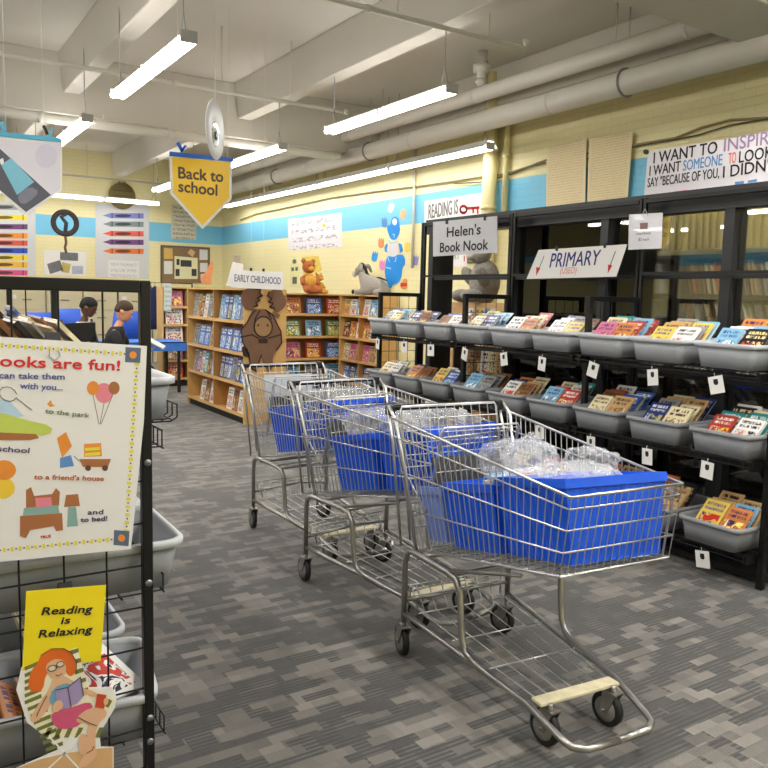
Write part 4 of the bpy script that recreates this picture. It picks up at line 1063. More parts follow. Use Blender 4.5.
# grey bins on it
def lbooks(x, y, z, cols, lab, lean, n_, h0=.23, step=.042, w0=.2):
    for k in range(n_):
        c = cols[k % len(cols)]; th = rnd.choice((.006, .009, .013)); h = rnd.uniform(h0 * .88, h0)
        M = T(x + .185 - k * step, y, z + .02) @ Rz(PI / 2) @ Rx(-lean)
        book(c, rnd.uniform(w0 * .85, w0), h, th, M, '%s book leaning in the %s' % (c, lab), '%s books in the %s' % (c, lab))
pl_ = []
for bi, (a, b) in enumerate(zip(LY, LY[1:])):
    for ri, z in enumerate(LROW):
        for k in range(3):
            y = a + (b - a) * (k + .5) / 3 + .01
            for s in (1, -1):
                if s == -1 and (bi or k > 1): continue
                x = .395 if s > 0 else -.31
                if s > 0:
                    x += (.005, .01, -.04)[ri] + rnd.uniform(-.006, .006)
                if ri == 0 and s > 0: x += (-.09, .115, -.05)[k] if bi == 0 else 0
                rz = (-.16 if (ri == 2 and k == 0) else rnd.uniform(-.03, .03))
                H_ = 'book bin, %s on the %s row, %s side, %s section of left rack' % (('first', 'second', 'third')[k], row_name[ri], 'aisle' if s > 0 else 'far', ('near', 'rear')[bi])
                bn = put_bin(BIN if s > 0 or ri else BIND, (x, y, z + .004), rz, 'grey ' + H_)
                if (bi == 0 and k < 2) or ri == 0:
                    cs = rnd.sample([['grey', 'brown', 'black', 'tan'], ['brown', 'tan', 'cream', 'grey'], ['navy', 'grey', 'black', 'blue'], ['black', 'cream', 'brown', 'navy']][(k + ri + (s < 0)) % 4], 4)
                    lb = '%s %s bin, %s %s side, left rack' % (('first', 'second', 'third')[k], row_name[ri], ('near', 'rear')[bi], 'aisle' if s > 0 else 'far')
                    if ri == 0: lbooks(x - (.1 if (s > 0 and k == 1 and bi == 0) else 0), y, z + .1, cs, lb, .68 + .08 * (k % 2), 9 if (bi == 0 and k < 2) else 4, .27, .034 if (bi == 0 and k < 2) else .06, .27)
                    elif (ri == 1 and k == 0) or s < 0: continue
                    elif ri == 2 and k == 0 and s > 0: lbooks(x - .02, y, z, ['brown', 'black', 'tan', 'orange', 'brown'], lb, 1.05, 5, .2, .05, .24)
                    else: lbooks(x, y, z, cs, lb, .55, 3, .2, .07, .25)
b = book('white', .2, .26, .008, T(.5, 2.1, .375) @ Rz(.45) @ Rx(-1.2), 'white magazine lying on the books of the first bottom bin at left', None, 'magazine', 'magazine')

# ---- the big poster
PY = 1.915
po = Sheet('y', PY, 'reading_poster', 'white poster headed Books are fun clipped to the left rack', 'poster', (50, 450))
POSTER = mat('laminated poster white', (226, 224, 222), .22, var=.01, coat=.5)
po.poly('sheet', [(-44, 334), (147, 346), (144, 420), (131, 549), (-52, 567)], POSTER, -.001, .001)
PYEL = mat('poster yellow', (222, 212, 70), .5); PPUR = mat('poster purple', (112, 88, 120), .5); PBLU = mat('poster slate blue', (86, 104, 130), .5); PORA = mat('poster orange', (226, 140, 52), .5)
PRED = mat('poster red', (206, 40, 48), .4); PTB = mat('poster text blue', (74, 88, 158), .5); PTG = mat('poster text green', (116, 132, 98), .5); PTO = mat('poster text rust', (186, 96, 60), .5); PTN = mat('poster text navy', (60, 52, 104), .5)
def lerp(a, b, f): return (a[0] + (b[0] - a[0]) * f, a[1] + (b[1] - a[1]) * f)
def strip(a, b, w, nsq):
    d = Vector((b[0] - a[0], b[1] - a[1])).normalized(); nn = (-d.y * w / 2, d.x * w / 2)
    base = [[(a[0] + nn[0], a[1] + nn[1]), (b[0] + nn[0], b[1] + nn[1]), (b[0] - nn[0], b[1] - nn[1]), (a[0] - nn[0], a[1] - nn[1])]]
    sq, dots = [], []
    for i in range(nsq):
        p, q = lerp(a, b, (i + .12) / nsq), lerp(a, b, (i + .5) / nsq)
        sq.append([(p[0] + nn[0], p[1] + nn[1]), (q[0] + nn[0], q[1] + nn[1]), (q[0] - nn[0], q[1] - nn[1]), (p[0] - nn[0], p[1] - nn[1])])
        c = lerp(a, b, (i + .81) / nsq); dots.append(ell(c[0], c[1], w * .22, w * .22, 6)); 
    return base, sq, dots
stp = [strip((-32, 343), (126, 354), 4.6, 20), strip((137, 362), (126, 536), 4.6, 22), (strip((-38, 554), (121, 538.5), 4.6, 20))]
po.polys('border_square', [q for s_ in stp for q in s_[1]], PYEL, 0, .0004)
po.polys('border_dot', [q for s_ in stp for q in s_[2]], PPUR, 0, .0004)
for cx, cy, a in ((133, 355, 8), (121.5, 538, 8)):
    po.poly('corner_square', [(cx - a + .5, cy - a), (cx + a, cy - a + 1), (cx + a - 1, cy + a), (cx - a, cy + a - 1)], PBLU, 0, .0005)
    po.poly('corner_sun', ell(cx, cy, a * .46, a * .46, 14), PORA, .0006, .0004)
po.text('Books are fun!', (-13, 365.5), (119.5, 370.5), PRED, .0002, bold=.028, h=.024, name='headline')
po.text('You can take them', (-25, 377.5), (64.5, 379.5), PTB, .0002, bold=.02, h=.0135)
po.text('with you...', (20, 388.3), (62.5, 390.3), PTB, .0002, bold=.02, h=.0135)
po.text('to the park', (45, 413), (89, 417.5), PTG, .0002, bold=.02, h=.011)
po.text('to school', (-18, 450), (29, 453), PTN, .0002, bold=.02, h=.012)
po.text("to a friend's house", (34, 479), (103.5, 480.8), PTO, .0002, bold=.02, h=.0115)
po.text('and', (87.5, 514.5), (103, 514), PTN, .0002, bold=.025, h=.0115)
po.text('to bed!', (80.5, 522), (107, 520.5), PTN, .0002, bold=.025, h=.0115)
po.text('TRUE', (40, 538.5), (51, 537), PRED, .0002, bold=.02, h=.006)
# plain generic pictures in place of the cartoon figures
LB = mat('poster pale blue', (176, 202, 224), .5); LG = mat('poster grass', (186, 202, 92), .5); LBR = mat('poster brown', (164, 104, 62), .5); LT = mat('poster teal', (132, 166, 160), .5); LP = mat('poster pink', (222, 128, 146), .5); LY_ = mat('poster gold', (232, 196, 60), .5); LBL = mat('poster jeans blue', (92, 138, 198), .5); LK = mat('poster line brown', (90, 60, 44), .5)
po.poly('picture_hills', [(-30, 408), (-18, 398), (-4, 402), (6, 397), (18, 410), (26, 418), (-30, 420)], LB, .0, .0003, 1)
po.poly('picture_field', [(-30, 414), (0, 412), (26, 420), (53, 426), (50, 436), (20, 434), (-30, 434)], LG, .0003, .0003, 1)
po.poly('picture_log', [(-8, 432), (36, 434), (39, 438), (30, 440), (-8, 440)], LBR, .0006, .0003)
po.strokes('picture_net', [ell(8, 394, 9, 7, 12, .4) + [(17, 394)], [(16, 398), (32, 410)]], .0014, LK, .0006)
po.poly('picture_butterfly', [(47, 404), (51, 400), (52, 404), (55, 406), (50, 407)], PORA, 0, .0003)
po.poly('picture_balloon', ell(104, 393, 9, 10), LP, .0, .0004); po.poly('picture_balloon', ell(93, 388, 6, 7), PORA, .0004, .0004); po.poly('picture_balloon', ell(114, 388, 5.5, 6.5), LBR, .0004, .0004)
po.strokes('picture_string', [[(104, 403), (100, 424)], [(93, 395), (99, 424)], [(113, 394), (101, 424)]], .001, LK, 0)
po.poly('picture_kite', [(57, 438), (66, 432), (72, 446), (62, 458)], PORA, 0, .0004); po.poly('picture_kite', [(60, 458), (71, 455), (74, 466), (60, 468)], LBL, 0, .0004)
po.poly('picture_wagon', [(79, 459), (111, 459), (108, 467), (83, 467)], LBR, 0, .0004)
po.poly('picture_books', [(84, 444), (101, 443), (102, 456), (84, 457)], PORA, 0, .0004); po.polys('picture_books', [[(85, 448), (100, 447), (100, 450), (85, 451)], [(85, 453), (100, 452), (100, 455), (85, 456)]], PYEL, .0004, .0003)
po.polys('picture_wheel', [ell(88, 468, 3, 3, 12), ell(105, 468, 3, 3, 12)], LK, .0004, .0003)
po.strokes('picture_handle', [[(79, 461), (74, 456)]], .0014, LK, 0)
po.poly('picture_bed', [(26, 490), (31, 487), (34, 496), (52, 494), (56, 488), (60, 492), (59, 506), (26, 508)], LBR, 0, .0003)
po.poly('picture_quilt', [(24, 508), (58, 505), (60, 515), (22, 520)], LT, .0003, .0003)
po.poly('picture_bed', [(20, 516), (62, 513), (63, 530), (56, 531), (54, 526), (30, 530), (26, 538), (20, 536)], LBR, .0006, .0003)
po.poly('picture_pillow', [(35, 498), (51, 497), (52, 506), (36, 507)], LP, .0006, .0003)
po.poly('picture_lamp', [(66, 495), (78, 494), (80, 506), (64, 507)], LBR, 0, .0003); po.poly('picture_lamp', [(68, 507), (76, 507), (78, 526), (67, 527)], LT, 0, .0003)
po.poly('picture_sun', ell(2, 488, 13, 11, 16), LY_, 0, .0003); po.poly('picture_sun', ell(4, 470, 12, 10, 16), PORA, .0003, .0003)
# clips
def clip(x, z, label, w=.032, y=LY[0] - .02):
    t = thing('binder_clip', label, 'clip', (x, y, z))
    MB().prism([(-.012, 0), (.012, 0), (.002, .024), (-.002, .024)], -w / 2, w / 2, M=Matrix.Rotation(PI / 2, 4, 'Y') @ Matrix.Rotation(PI / 2, 4, 'Z')).build('body', M_blackp, t)
    MB().tube([(-.006, -.012, .002), (-.012, -.018, -.03), (0, -.018, -.04), (.012, -.018, -.03), (.006, -.012, .002)], .0013, 5).build('clip_lever', M_alu, t)
p = on_y(54, 343, PY); clip(p.x, p.z - .0, 'black binder clip holding the top of the white poster')
# ---- yellow cut-out
p = on_y(66, 594, PY); clip(p.x, p.z - .0, 'black binder clip holding the yellow Reading is Relaxing sign', y=LY[0] - .02)
rs = Sheet('y', 1.905, 'cutout_sign', 'yellow Reading is Relaxing sign with cartoon woman in striped deck chair', 'sign', (65, 670))
def q(l): return [(x / 3.692, 560 + y / 3.692) for x, y in l]
RY = mat('sign yellow', (236, 214, 20), .5, var=.02)
rs.poly('backing', q([(80, 395), (60, 480), (100, 600), (170, 655), (215, 700), (60, 768), (60, 790), (420, 790), (420, 690), (372, 690), (368, 640), (425, 545), (430, 505), (415, 470), (330, 470), (300, 380)]), M_paper, -.0012, .001)
rs.poly('yellow_panel', q([(97, 115), (392, 92), (372, 372), (300, 380), (82, 408)]), RY, -.001, .001)
rs.text('Reading', q([(153, 203)])[0], q([(340, 193)])[0], M_ink, .0002, bold=.025, shear=.12, h=.0185)
rs.text('is', q([(225, 236)])[0], q([(258, 233)])[0], M_ink, .0002, bold=.025, shear=.12, h=.017)
rs.text('Relaxing', q([(142, 287)])[0], q([(340, 268)])[0], M_ink, .0002, bold=.025, shear=.12, h=.0185)
OLV = mat('olive stripe', (112, 116, 58), .6); CRM = mat('cream stripe', (232, 226, 196), .6); HAIR = mat('orange printed hair', (222, 104, 30), .6, var=.03); SKIN = mat('printed skin', (222, 176, 140), .6, var=.02)
VIO = mat('printed violet book', (158, 142, 186), .6, var=.02); PNK = mat('printed pink shorts', (206, 84, 122), .6); TOP = mat('printed blue top', (108, 158, 180), .6); SND = mat('printed sand', (210, 168, 118), .6, var=.06); DRK = mat('printed red drink', (196, 70, 40), .6)
chair = [(88, 402), (130, 385), (265, 330), (288, 320), (298, 380), (322, 462), (345, 480), (428, 510), (415, 545), (330, 620), (270, 652), (175, 655), (110, 600), (95, 500)]
st = []
for i in range(13):
    y = 395 + i * 25
    xl = 90 + max(0, (y - 520)) * .45; xr = xl + 62
    st.append(q([(xl, y), (xr, y - 26), (xr + 2, y - 12), (xl + 2, y + 13)]))
for i in range(5): x = 255 + i * 9; y = 335 + i * 36; st.append(q([(x, y), (x + 34, y - 10), (x + 36, y + 4), (x + 4, y + 16)]))
for i in range(6): x = 160 + i * 38; st.append(q([(x, 655), (x + 17, 655), (x + 34, 618), (x + 17, 618)]))
for i in range(2): x = 360 + i * 28; st.append(q([(x, 540), (x + 12, 545), (x + 26, 520), (x + 14, 512)]))
mbc = MB().prism(smooth_poly([rs.loc(p_) for p_ in q(chair)], 1), 0, .0004, 0)
for pts in st: mbc.prism([rs.loc(p_) for p_ in pts], .0004, .0007, 1)
mbc.build('chair_canvas', [CRM, OLV], rs.root)
rs.strokes('chair_frame', [q([(185, 655), (290, 768)]), q([(320, 640), (180, 768)]), q([(300, 640), (230, 720)])], .0035, M_white, .0004)
rs.poly('sand', q([(60, 768), (150, 735), (250, 712), (372, 695), (416, 692), (416, 785), (60, 785)]), SND, -.0002, .0004)
rs.poly('hair', q([(150, 350), (190, 326), (235, 325), (262, 340), (282, 375), (280, 415), (255, 435), (225, 380), (190, 400), (165, 430), (160, 480), (120, 490), (102, 470), (112, 410), (140, 380)]), HAIR, .0008, .0004, 2)
rs.poly('face', q([(168, 385), (205, 362), (240, 372), (246, 410), (225, 440), (196, 440), (172, 415)]), SKIN, .0012, .0003, 2)
rs.poly('neck', q([(200, 430), (232, 425), (262, 440), (300, 470), (352, 485), (362, 505), (320, 500), (270, 470), (215, 490), (170, 560), (135, 600), (105, 590), (150, 520), (185, 470)]), SKIN, .001, .0003, 1)
rs.poly('top', q([(195, 470), (262, 448), (290, 500), (200, 540), (178, 520)]), TOP, .0013, .0003, 1)
rs.poly('shorts', q([(190, 560), (260, 545), (330, 520), (345, 545), (300, 610), (225, 628), (190, 600)]), PNK, .0013, .0003, 1)
rs.poly('leg', q([(285, 575), (330, 545), (385, 545), (398, 570), (355, 610), (350, 690), (360, 720), (320, 760), (285, 768), (300, 730), (325, 700), (318, 640), (330, 600), (280, 600)]), SKIN, .0016, .0003, 1)
rs.poly('leg', q([(292, 640), (318, 640), (330, 700), (300, 725), (288, 690)]), SKIN, .0013, .0003, 1)
rs.poly('open_book', q([(205, 478), (250, 468), (296, 430), (308, 500), (285, 528), (235, 550), (208, 530)]), VIO, .002, .0003)
rs.poly('hand', q([(205, 520), (225, 515), (235, 535), (215, 560), (195, 560), (190, 540)]), SKIN, .0024, .0003, 1)
rs.poly('drink', q([(358, 492), (392, 497), (384, 548), (350, 542)]), DRK, .002, .0003)
rs.poly('hand', q([(385, 505), (402, 512), (395, 535), (380, 530)]), SKIN, .0024, .0003, 1)
INK = M_ink
rs.strokes('outline', [q(ell(192, 398, 17, 11, 12, -.3) + [(208, 393)]), q(ell(222, 383, 15, 10, 12, -.3) + [(236, 379)]), q([(205, 422), (215, 426), (226, 418)]), q([(250, 470), (262, 540)]), q([(205, 478), (250, 468), (296, 430), (308, 500)]), q([(285, 578), (330, 600), (355, 610)]), q([(318, 712), (340, 700), (345, 686)]), q([(150, 350), (190, 326), (235, 325), (262, 340), (282, 375), (280, 415)]), q([(172, 500), (150, 540), (135, 575)])], .0014, INK, .0028)
rs.polys('lens', [q(ell(192, 398, 13, 8, 12, -.3)), q(ell(222, 383, 11, 7, 12, -.3))], CRM, .0016, .0003)
rs.strokes('straw', [q([(372, 490), (385, 468), (412, 468)])], .002, M_white, .002)
# ================================================================== signs
def hang_strings(sheet, pts, ztop, m=M_cord, r=.0016):
    mb = MB()
    for p in pts:
        a = sheet.w(p); d = a - sheet.o
        l = sheet.loc(p); mb.wire((l[0], l[1], 0), (l[0] , l[1] + ztop - a.z, 0), r)
    mb.build('string', m, sheet.root)
# Back to school pennant
bs = Sheet('y', 5.6, 'hanging_banner', 'yellow pennant reading Back to school hanging from the ceiling', 'banner', (201, 190))
bs.poly('board', [(169.5, 153), (232, 159), (231.5, 199), (202.5, 229), (170.5, 194)], M_white, -.004, .004)
bs.poly('yellow_face', [(172, 157), (229.5, 162), (229.5, 198), (202.5, 225.5), (173, 192.5)], mat('banner yellow', (250, 202, 16), .35, var=.01), 0, .001)
bs.poly('blue_clamp', [(169.5, 151.5), (233, 158), (233, 162), (169.5, 156)], mat('blue clamp bar', (24, 100, 200), .4), -.006, .012)
bs.polys('clamp_tab', [[(176, 143), (179, 141.5), (184, 151), (181, 152)], [(184, 145), (187, 146), (182, 152.5), (180, 152)]], mat('blue clamp bar', (24, 100, 200)), -.002, .004)
bs.text('Back to', (178.5, 178), (223, 182), mat('banner grey text', (92, 76, 58), .6), .0012, bold=.03)
bs.text('school', (178.5, 191.5), (217, 195.5), mat('banner grey text', (92, 76, 58), .6), .0012, bold=.03)
hang_strings(bs, [(178, 152), (228, 158)], ZC)
# mirrored disc
dc = thing('hanging_disc', 'white disc with a silvery round centre hanging on a cord from the ceiling', 'disc', on_y(215, 130, 5.3), (0, 0, 0))
an = math.atan2(dc.location.y, dc.location.x)
dc.rotation_euler = (0, 0, an + PI / 2 + 1.26)
W = Matrix.Rotation(PI / 2, 4, 'X')
MB().lathe([(.0, -.004), (.12, -.004), (.198, -.003), (.2, 0), (.198, .003), (.12, .004), (.0, .004)], 40, M=W).build('disc', mat('pearl white disc', (232, 232, 238), .45, var=.02), dc)
for s in (-1, 1):
    MB().lathe([(.0, s * .007), (.075, s * .006), (.085, s * .0045)][::s], 32, M=T(0, 0, -.03) @ W).build('silver_centre', mat('silver foil', (190, 190, 196), .12, metal=1, var=.1), dc)
    MB().lathe([(.0, s * .009), (.03, s * .0078)][::s], 20, M=T(0, 0, -.04) @ W).build('dark_centre', mat('dark centre', (60, 66, 70), .3), dc)
MB().wire((-.012, 0, .185), (0, 0, 1.2), .0018).wire((.012, 0, .185), (0, 0, 1.2), .0018).wire((0, 0, 1.2), (0, 0, ZC - dc.location.z), .0018).build('cord', M_cord, dc)
# left hanging poster
lp = Sheet('y', 4.5, 'hanging_banner', 'large white pennant with a pale blue eraser picture hanging at upper left', 'banner', (20, 170))
lp.poly('board', [(-16, 132), (62, 140), (62, 190), (25, 216), (-12, 180)], M_white, -.004, .004)
lp.poly('pale_field', [(-14, 138), (60.5, 144), (60.5, 189), (26, 212), (-10, 178)], mat('pale lilac print', (224, 220, 232), .4, var=.05, scale=4), 0, .001)
lp.poly('dark_stripe', [(-12, 138), (51, 195), (26, 212), (-12, 180)], mat('slate print', (88, 90, 104), .5, var=.1), .001, .001)
lp.poly('eraser', [(1, 165), (11, 158), (34, 182), (17, 195)], mat('pale blue print', (128, 196, 220), .5), .002, .001)
lp.poly('eraser_tip', [(-1, 160), (3, 158), (4, 163), (1, 165)], M_white, .002, .001)
lp.poly('smudge', [(17, 195), (30, 186), (40, 192), (28, 203), (20, 204)], mat('smudge print', (128, 130, 146), .6, var=.2), .002, .0006, 1)
lp.poly('globe_print', ell(46, 156, 11, 12), mat('lilac print', (212, 208, 226), .5), .001, .0006)
lp.poly('blue_clamp', [(-18, 130), (61, 138), (61, 142.5), (-18, 134.5)], mat('sky blue clamp bar', (74, 176, 214), .4), -.006, .012)
lp.polys('clamp_tab', [[(0, 122), (4, 121), (6, 131), (2, 132)], [(50, 129), (53, 128), (50, 138), (47, 138)]], mat('sky blue clamp bar', (74, 176, 214)), -.002, .004)
lp.polys('black_tab', [[(42, 126), (45, 125), (49, 134), (46, 135)]], M_blackp, -.002, .004)
hang_strings(lp, [(6, 132), (44, 136)], ZC)
# Early Childhood sign
es = Sheet('y', 8.05, 'hanging_sign', 'white EARLY CHILDHOOD sign hanging above the moose bookcase', 'sign', (255, 280))
es.poly('board', [(231, 269.5), (283, 272), (283, 290), (231, 287.5)], M_paper, -.003, .003)
es.text('EARLY CHILDHOOD', (234.5, 281.2), (280.5, 284.3), mat('sign slate ink', (74, 84, 120), .6), .0006, bold=.01, h=.075)
es.polys('clip', [[(250, 268), (252, 268), (252, 271), (250, 271)], [(262.5, 268.5), (264.5, 268.5), (264.5, 271.5), (262.5, 271.5)]], M_blackp, -.004, .008)
hang_strings(es, [(251, 270), (263.5, 271)], ZC)
ps = Sheet('y', 8.35, 'paper_pennant', 'white triangular paper standing behind the left end of the EARLY CHILDHOOD sign', 'paper', (232, 275))
ps.poly('sheet', [(226, 286), (233, 262), (243, 264), (243, 287)], M_paper, -.002, .002)
# Helen's Book Nook
SIGNG = mat('pale grey sign', (200, 200, 206), .45, var=.02)
hs = Sheet('x', 4.24, 'shelf_sign', "pale grey Helen's Book Nook sign on the black frame", 'sign', (465, 236))
hs.poly('board', [(433, 222), (497, 216), (497, 252.5), (433, 256.5)], SIGNG, -.004, .004)
hs.text("Helen's", (447, 237), (480.5, 234), M_ink, .0006, bold=.02, h=.085)
hs.text('Book Nook', (440, 252.3), (488, 249.3), M_ink, .0006, bold=.02, h=.085)
hs.polys('clip', [[(446, 219), (448, 219), (448, 224), (446, 224)], [(484, 215.5), (486, 215.5), (486, 220.5), (484, 220.5)]], M_blackp, -.006, .012)
# PRIMARY
ps_ = Sheet('x', 4.22, 'shelf_sign', 'white slanted PRIMARY sign with two red arrows on the rack frame', 'sign', (577, 262))
ps_.poly('board', [(538.6, 250), (627, 244.2), (616, 276.6), (526.4, 279)], M_paper, -.004, .004)
ps_.text('PRIMARY', (549.5, 267.5), (601, 264.7), M_navy, .0006, bold=.006, shear=.28, h=.105)
ps_.text('(USED)', (560, 273.8), (576.5, 273.2), mat('faded red ink', (208, 120, 120), .7), .0006, shear=.25, h=.045)
ps_.strokes('arrow_shaft', [[(544, 256.5), (538.5, 270)], [(615.5, 251.5), (610, 266)]], .006, M_ink, .0006)
ps_.polys('arrow_head', [[(536.4, 267), (540.4, 268), (536.2, 276)], [(608.2, 264.5), (612.4, 265.5), (607.8, 273.5)]], M_red, .0006, .0006)
ps_.polys('clip', [[(556, 246), (558, 246), (558, 251), (556, 251)], [(604, 243), (606, 243), (606, 248), (604, 248)]], M_blackp, -.006, .012)
# used books card in a plastic sleeve
uc = Sheet('x', 4.2, 'notice_card', 'white Used Books notice in a clear sleeve on the rack upright', 'notice', (645, 232))
uc.poly('sheet', [(629, 214.5), (662.5, 212.7), (661.2, 248.4), (628.2, 249.8)], mat('glossy sleeve white', (224, 224, 234), .15, coat=.6), -.002, .002)
uc.text('Used Books', (636.5, 234.8), (651, 234.2), mat('grey print', (90, 90, 96), .7), .0006)
uc.text('$2 each', (638.5, 241), (649, 240.6), mat('grey print', (90, 90, 96)), .0006)
uc.polys('picture', [[(640, 223), (648, 222.6), (647.6, 229), (640, 229.4)]], mat('faded brown print', (140, 112, 104), .7, var=.3, scale=60), .0004, .0006)
uc.strokes('clip', [[(642, 215), (645, 209), (648, 215)]], .006, M_alu, .001)
# I WANT TO INSPIRE banner
ib = Sheet('x', 4.5, 'paper_banner', 'long white handwritten banner I WANT TO INSPIRE above the window frame', 'banner', (710, 165))
ib.poly('sheet', [(648, 151.7), (768, 132.5), (900, 111.5), (900, 161), (768, 183.5), (643.5, 201)], mat('banner paper', (222, 218, 224), .7, var=.01), -.002, .002)
HG = mat('marker purple', (150, 126, 160), .7); HB = mat('marker blue', (84, 140, 196), .7); HR = mat('marker red', (222, 116, 104), .7)
ib.text('I WANT TO', (653.5, 163.5), (717, 153), M_ink, .0006, h=.075, bold=.012)
ib.text('INSPIRE PEOPLE', (724, 151.5), (845, 131), HG, .0006, h=.078, bold=.006)
ib.text('I WANT', (649.5, 176), (680.5, 171), M_ink, .0006, h=.068, bold=.01)
ib.text('SOMEONE', (683, 170.8), (722, 164.8), HB, .0006, h=.068, bold=.008)
ib.text('TO', (728.5, 164), (736, 162.6), HR, .0006, h=.068, bold=.008)
ib.text('LOOK AT ME AND', (739, 162.8), (850, 144), M_ink, .0006, h=.07, bold=.01)
ib.text('SAY "BECAUSE OF YOU,', (647.5, 187.3), (719, 177.5), M_ink, .0006, h=.062, bold=.008)
ib.text("I DIDN'T GIVE UP\"", (723, 177.8), (850, 158), M_ink, .0006, h=.072, bold=.01)
ib.polys('doodle', [[(674, 191.5), (687, 189.5), (687, 192.5), (674, 194)]], mat('marker pink', (226, 140, 172), .7), .0006, .0006)
ib.polys('doodle', [[(735, 182), (744, 180.8), (744, 184.5), (735, 186)], [(748, 180.6), (757, 179), (757, 181.5), (748, 183)]], HB, .0006, .0006)
ib.poly('black_pin', ell(646.5, 152, 2.6, 2.6, 12), M_blackp, .001, .008)
# two parchment sheets
for pts, lab in (([(546.5, 146), (586.5, 139.5), (585, 206), (546, 213)], 'left of the two tall cream handwritten sheets on the right wall'), ([(589, 139.5), (633, 132.5), (627.5, 199), (587, 206)], 'right of the two tall cream handwritten sheets, beside the long banner')):
    s_ = Sheet('x', XR - .05, 'handwritten_sheet', lab, 'paper sheet', pts[0])
    s_.poly('sheet', pts, scribble('cream handwritten sheet', (234, 218, 178), (196, 174, 136), 26, .5, sc=70), -.002, .002)
# key banner
kb_ = Sheet('x', XR - .004, 'paper_banner', 'white READING IS banner with a red key, on the right wall', 'banner', (450, 205))
kb_.poly('sheet', [(424.5, 201), (481, 192.8), (481.5, 222), (424.5, 226)], M_paper, -.002, .002)
kb_.text('READING IS', (428.5, 218.5), (458, 213.5), mat('grey marker', (118, 116, 120), .7), .0006, h=.19, bold=.02)
kb_.strokes('red_key', [ell(463.5, 209.5, 3.4, 3.6, 10) + [(466.9, 209.5)], [(467, 208.5), (479, 207.6)], [(473, 208), (473.4, 212.5)], [(477.5, 208), (477.8, 213)]], .035, M_red, .0006)
# MART card and small picture seen through the far bay
mc = Sheet('x', XR - .004, 'paper_sign', 'white MART card on the yellow wall below the Helen sign', 'sign', (455, 262))
mc.poly('sheet', [(444, 250), (466.5, 249), (467, 266), (445, 267.5)], M_paper, -.002, .002)
mc.text('MART', (446.5, 260), (459.5, 259.2), mat('grey marker', (118, 116, 120)), .0006, h=.12)
mc.strokes('red_line', [[(464.3, 256), (464.3, 261)]], .02, M_red, .0006)
fp = Sheet('x', XR - .004, 'framed_picture', 'small dark framed picture on the yellow wall behind the Helen sign', 'picture', (477, 256))
fp.poly('frame', [(467.5, 251), (487.5, 250), (488, 262.5), (467.5, 263.5)], mat('brown frame', (110, 90, 62), .5), -.01, .02)
fp.poly('picture', [(469, 252.3), (486, 251.4), (486.4, 261.3), (469, 262.2)], mat('grey print picture', (122, 118, 112), .6, var=.3, scale=20), .01, .002)
# white handwritten banner
wb = Sheet('x', XR - .004, 'paper_banner', 'white handwritten banner hanging over the blue band beyond the bookcases', 'banner', (315, 232))
wb.poly('sheet', [(288, 219.2), (341.5, 212.8), (342, 246.5), (288.5, 250.5)], scribble('white handwritten banner', (226, 222, 228), (150, 138, 158), 4, .53, sc=18), -.002, .002)
wb.poly('yellow_spot', ell(324, 225.5, 1.8, 1.8, 10), mat('banner yellow', (250, 202, 16)), .0004, .001)
# blue paper figure and the paper hands round it
def cq(l): return [(330 + x / 6.98, 190 + y / 6.98) for x, y in l]
bf = Sheet('x', XR - .004, 'paper_figure', 'bright blue paper figure with a white face patch on the right wall', 'paper figure', (395, 250))
SKY = mat('bright blue paper', (20, 140, 226), .6, var=.03)
bf.poly('head', cq([(395, 250), (425, 245), (430, 200), (450, 183), (478, 195), (485, 245), (490, 290), (465, 345), (430, 350), (408, 310)]), SKY, 0, .002, 1)
bf.poly('body', cq([(400, 460), (390, 500), (382, 560), (390, 630), (420, 692), (440, 660), (480, 650), (500, 600), (505, 540), (525, 520), (522, 470), (500, 445), (430, 465)]), SKY, 0, .002, 1)
bf.polys('arm', [cq([(380, 400), (400, 370), (412, 440), (385, 430)]), cq([(478, 370), (500, 380), (510, 425), (490, 440)])], SKY, 0, .002)
bf.poly('face_patch', cq(ell(452, 222, 17, 24, 14)), M_paper, .002, .001)
bf.poly('belly_patch', cq(ell(440, 415, 42, 52, 16)), mat('pale paper', (220, 214, 216), .7), .002, .001)
bf.strokes('drawn_line', [cq([(440, 310), (452, 312), (448, 330)]), cq([(410, 350), (425, 372), (475, 360)]), cq([(400, 455), (415, 500)]), cq([(465, 470), (455, 500)]), cq([(392, 540), (425, 548)])], .02, mat('pale blue line', (150, 210, 245), .6), .0025)
for cx, cy, col, nm, a in ((427, 122, (232, 230, 234), 'white', .3), (510, 165, (238, 190, 140), 'peach', .2), (380, 225, (88, 140, 200), 'slate blue', -.1), (357, 368, (222, 150, 96), 'orange brown', 0), (540, 398, (240, 204, 80), 'yellow', 0), (312, 462, (32, 150, 226), 'sky blue', .15), (364, 522, (226, 140, 190), 'pink', 0), (597, 490, (150, 140, 196), 'lilac', .1)):
    pc = Sheet('x', XR - .004, 'paper_cutout', '%s paper hand cut-out on the wall around the blue paper figure' % nm, 'cut-out', cq([(cx, cy)])[0])
    base = [(-18, 35), (-20, -10), (-12, -38), (-4, -15), (2, -42), (8, -14), (18, -38), (20, 0), (14, 38)]
    pc.poly('hand_shape', cq([(cx + x * math.cos(a) - y * math.sin(a), cy + x * math.sin(a) + y * math.cos(a)) for x, y in base]), mat(nm + ' cut paper', col, .7, var=.08), 0, .002, 1)
gb = Sheet('x', XR - .004, 'paper_cutout', 'small golden teddy-shaped paper cut-out on the wall beside the blue figure', 'cut-out', (404, 285))
gb.poly('body', cq(ell(515, 665, 24, 30, 14)), mat('golden paper', (222, 160, 70), .7), 0, .002)
gb.poly('head', cq(ell(525, 635, 17, 17, 12)), mat('golden paper', (222, 160, 70)), .002, .001)
gb.poly('shirt', cq([(492, 650), (538, 648), (536, 672), (495, 676)]), M_red, .0025, .001)
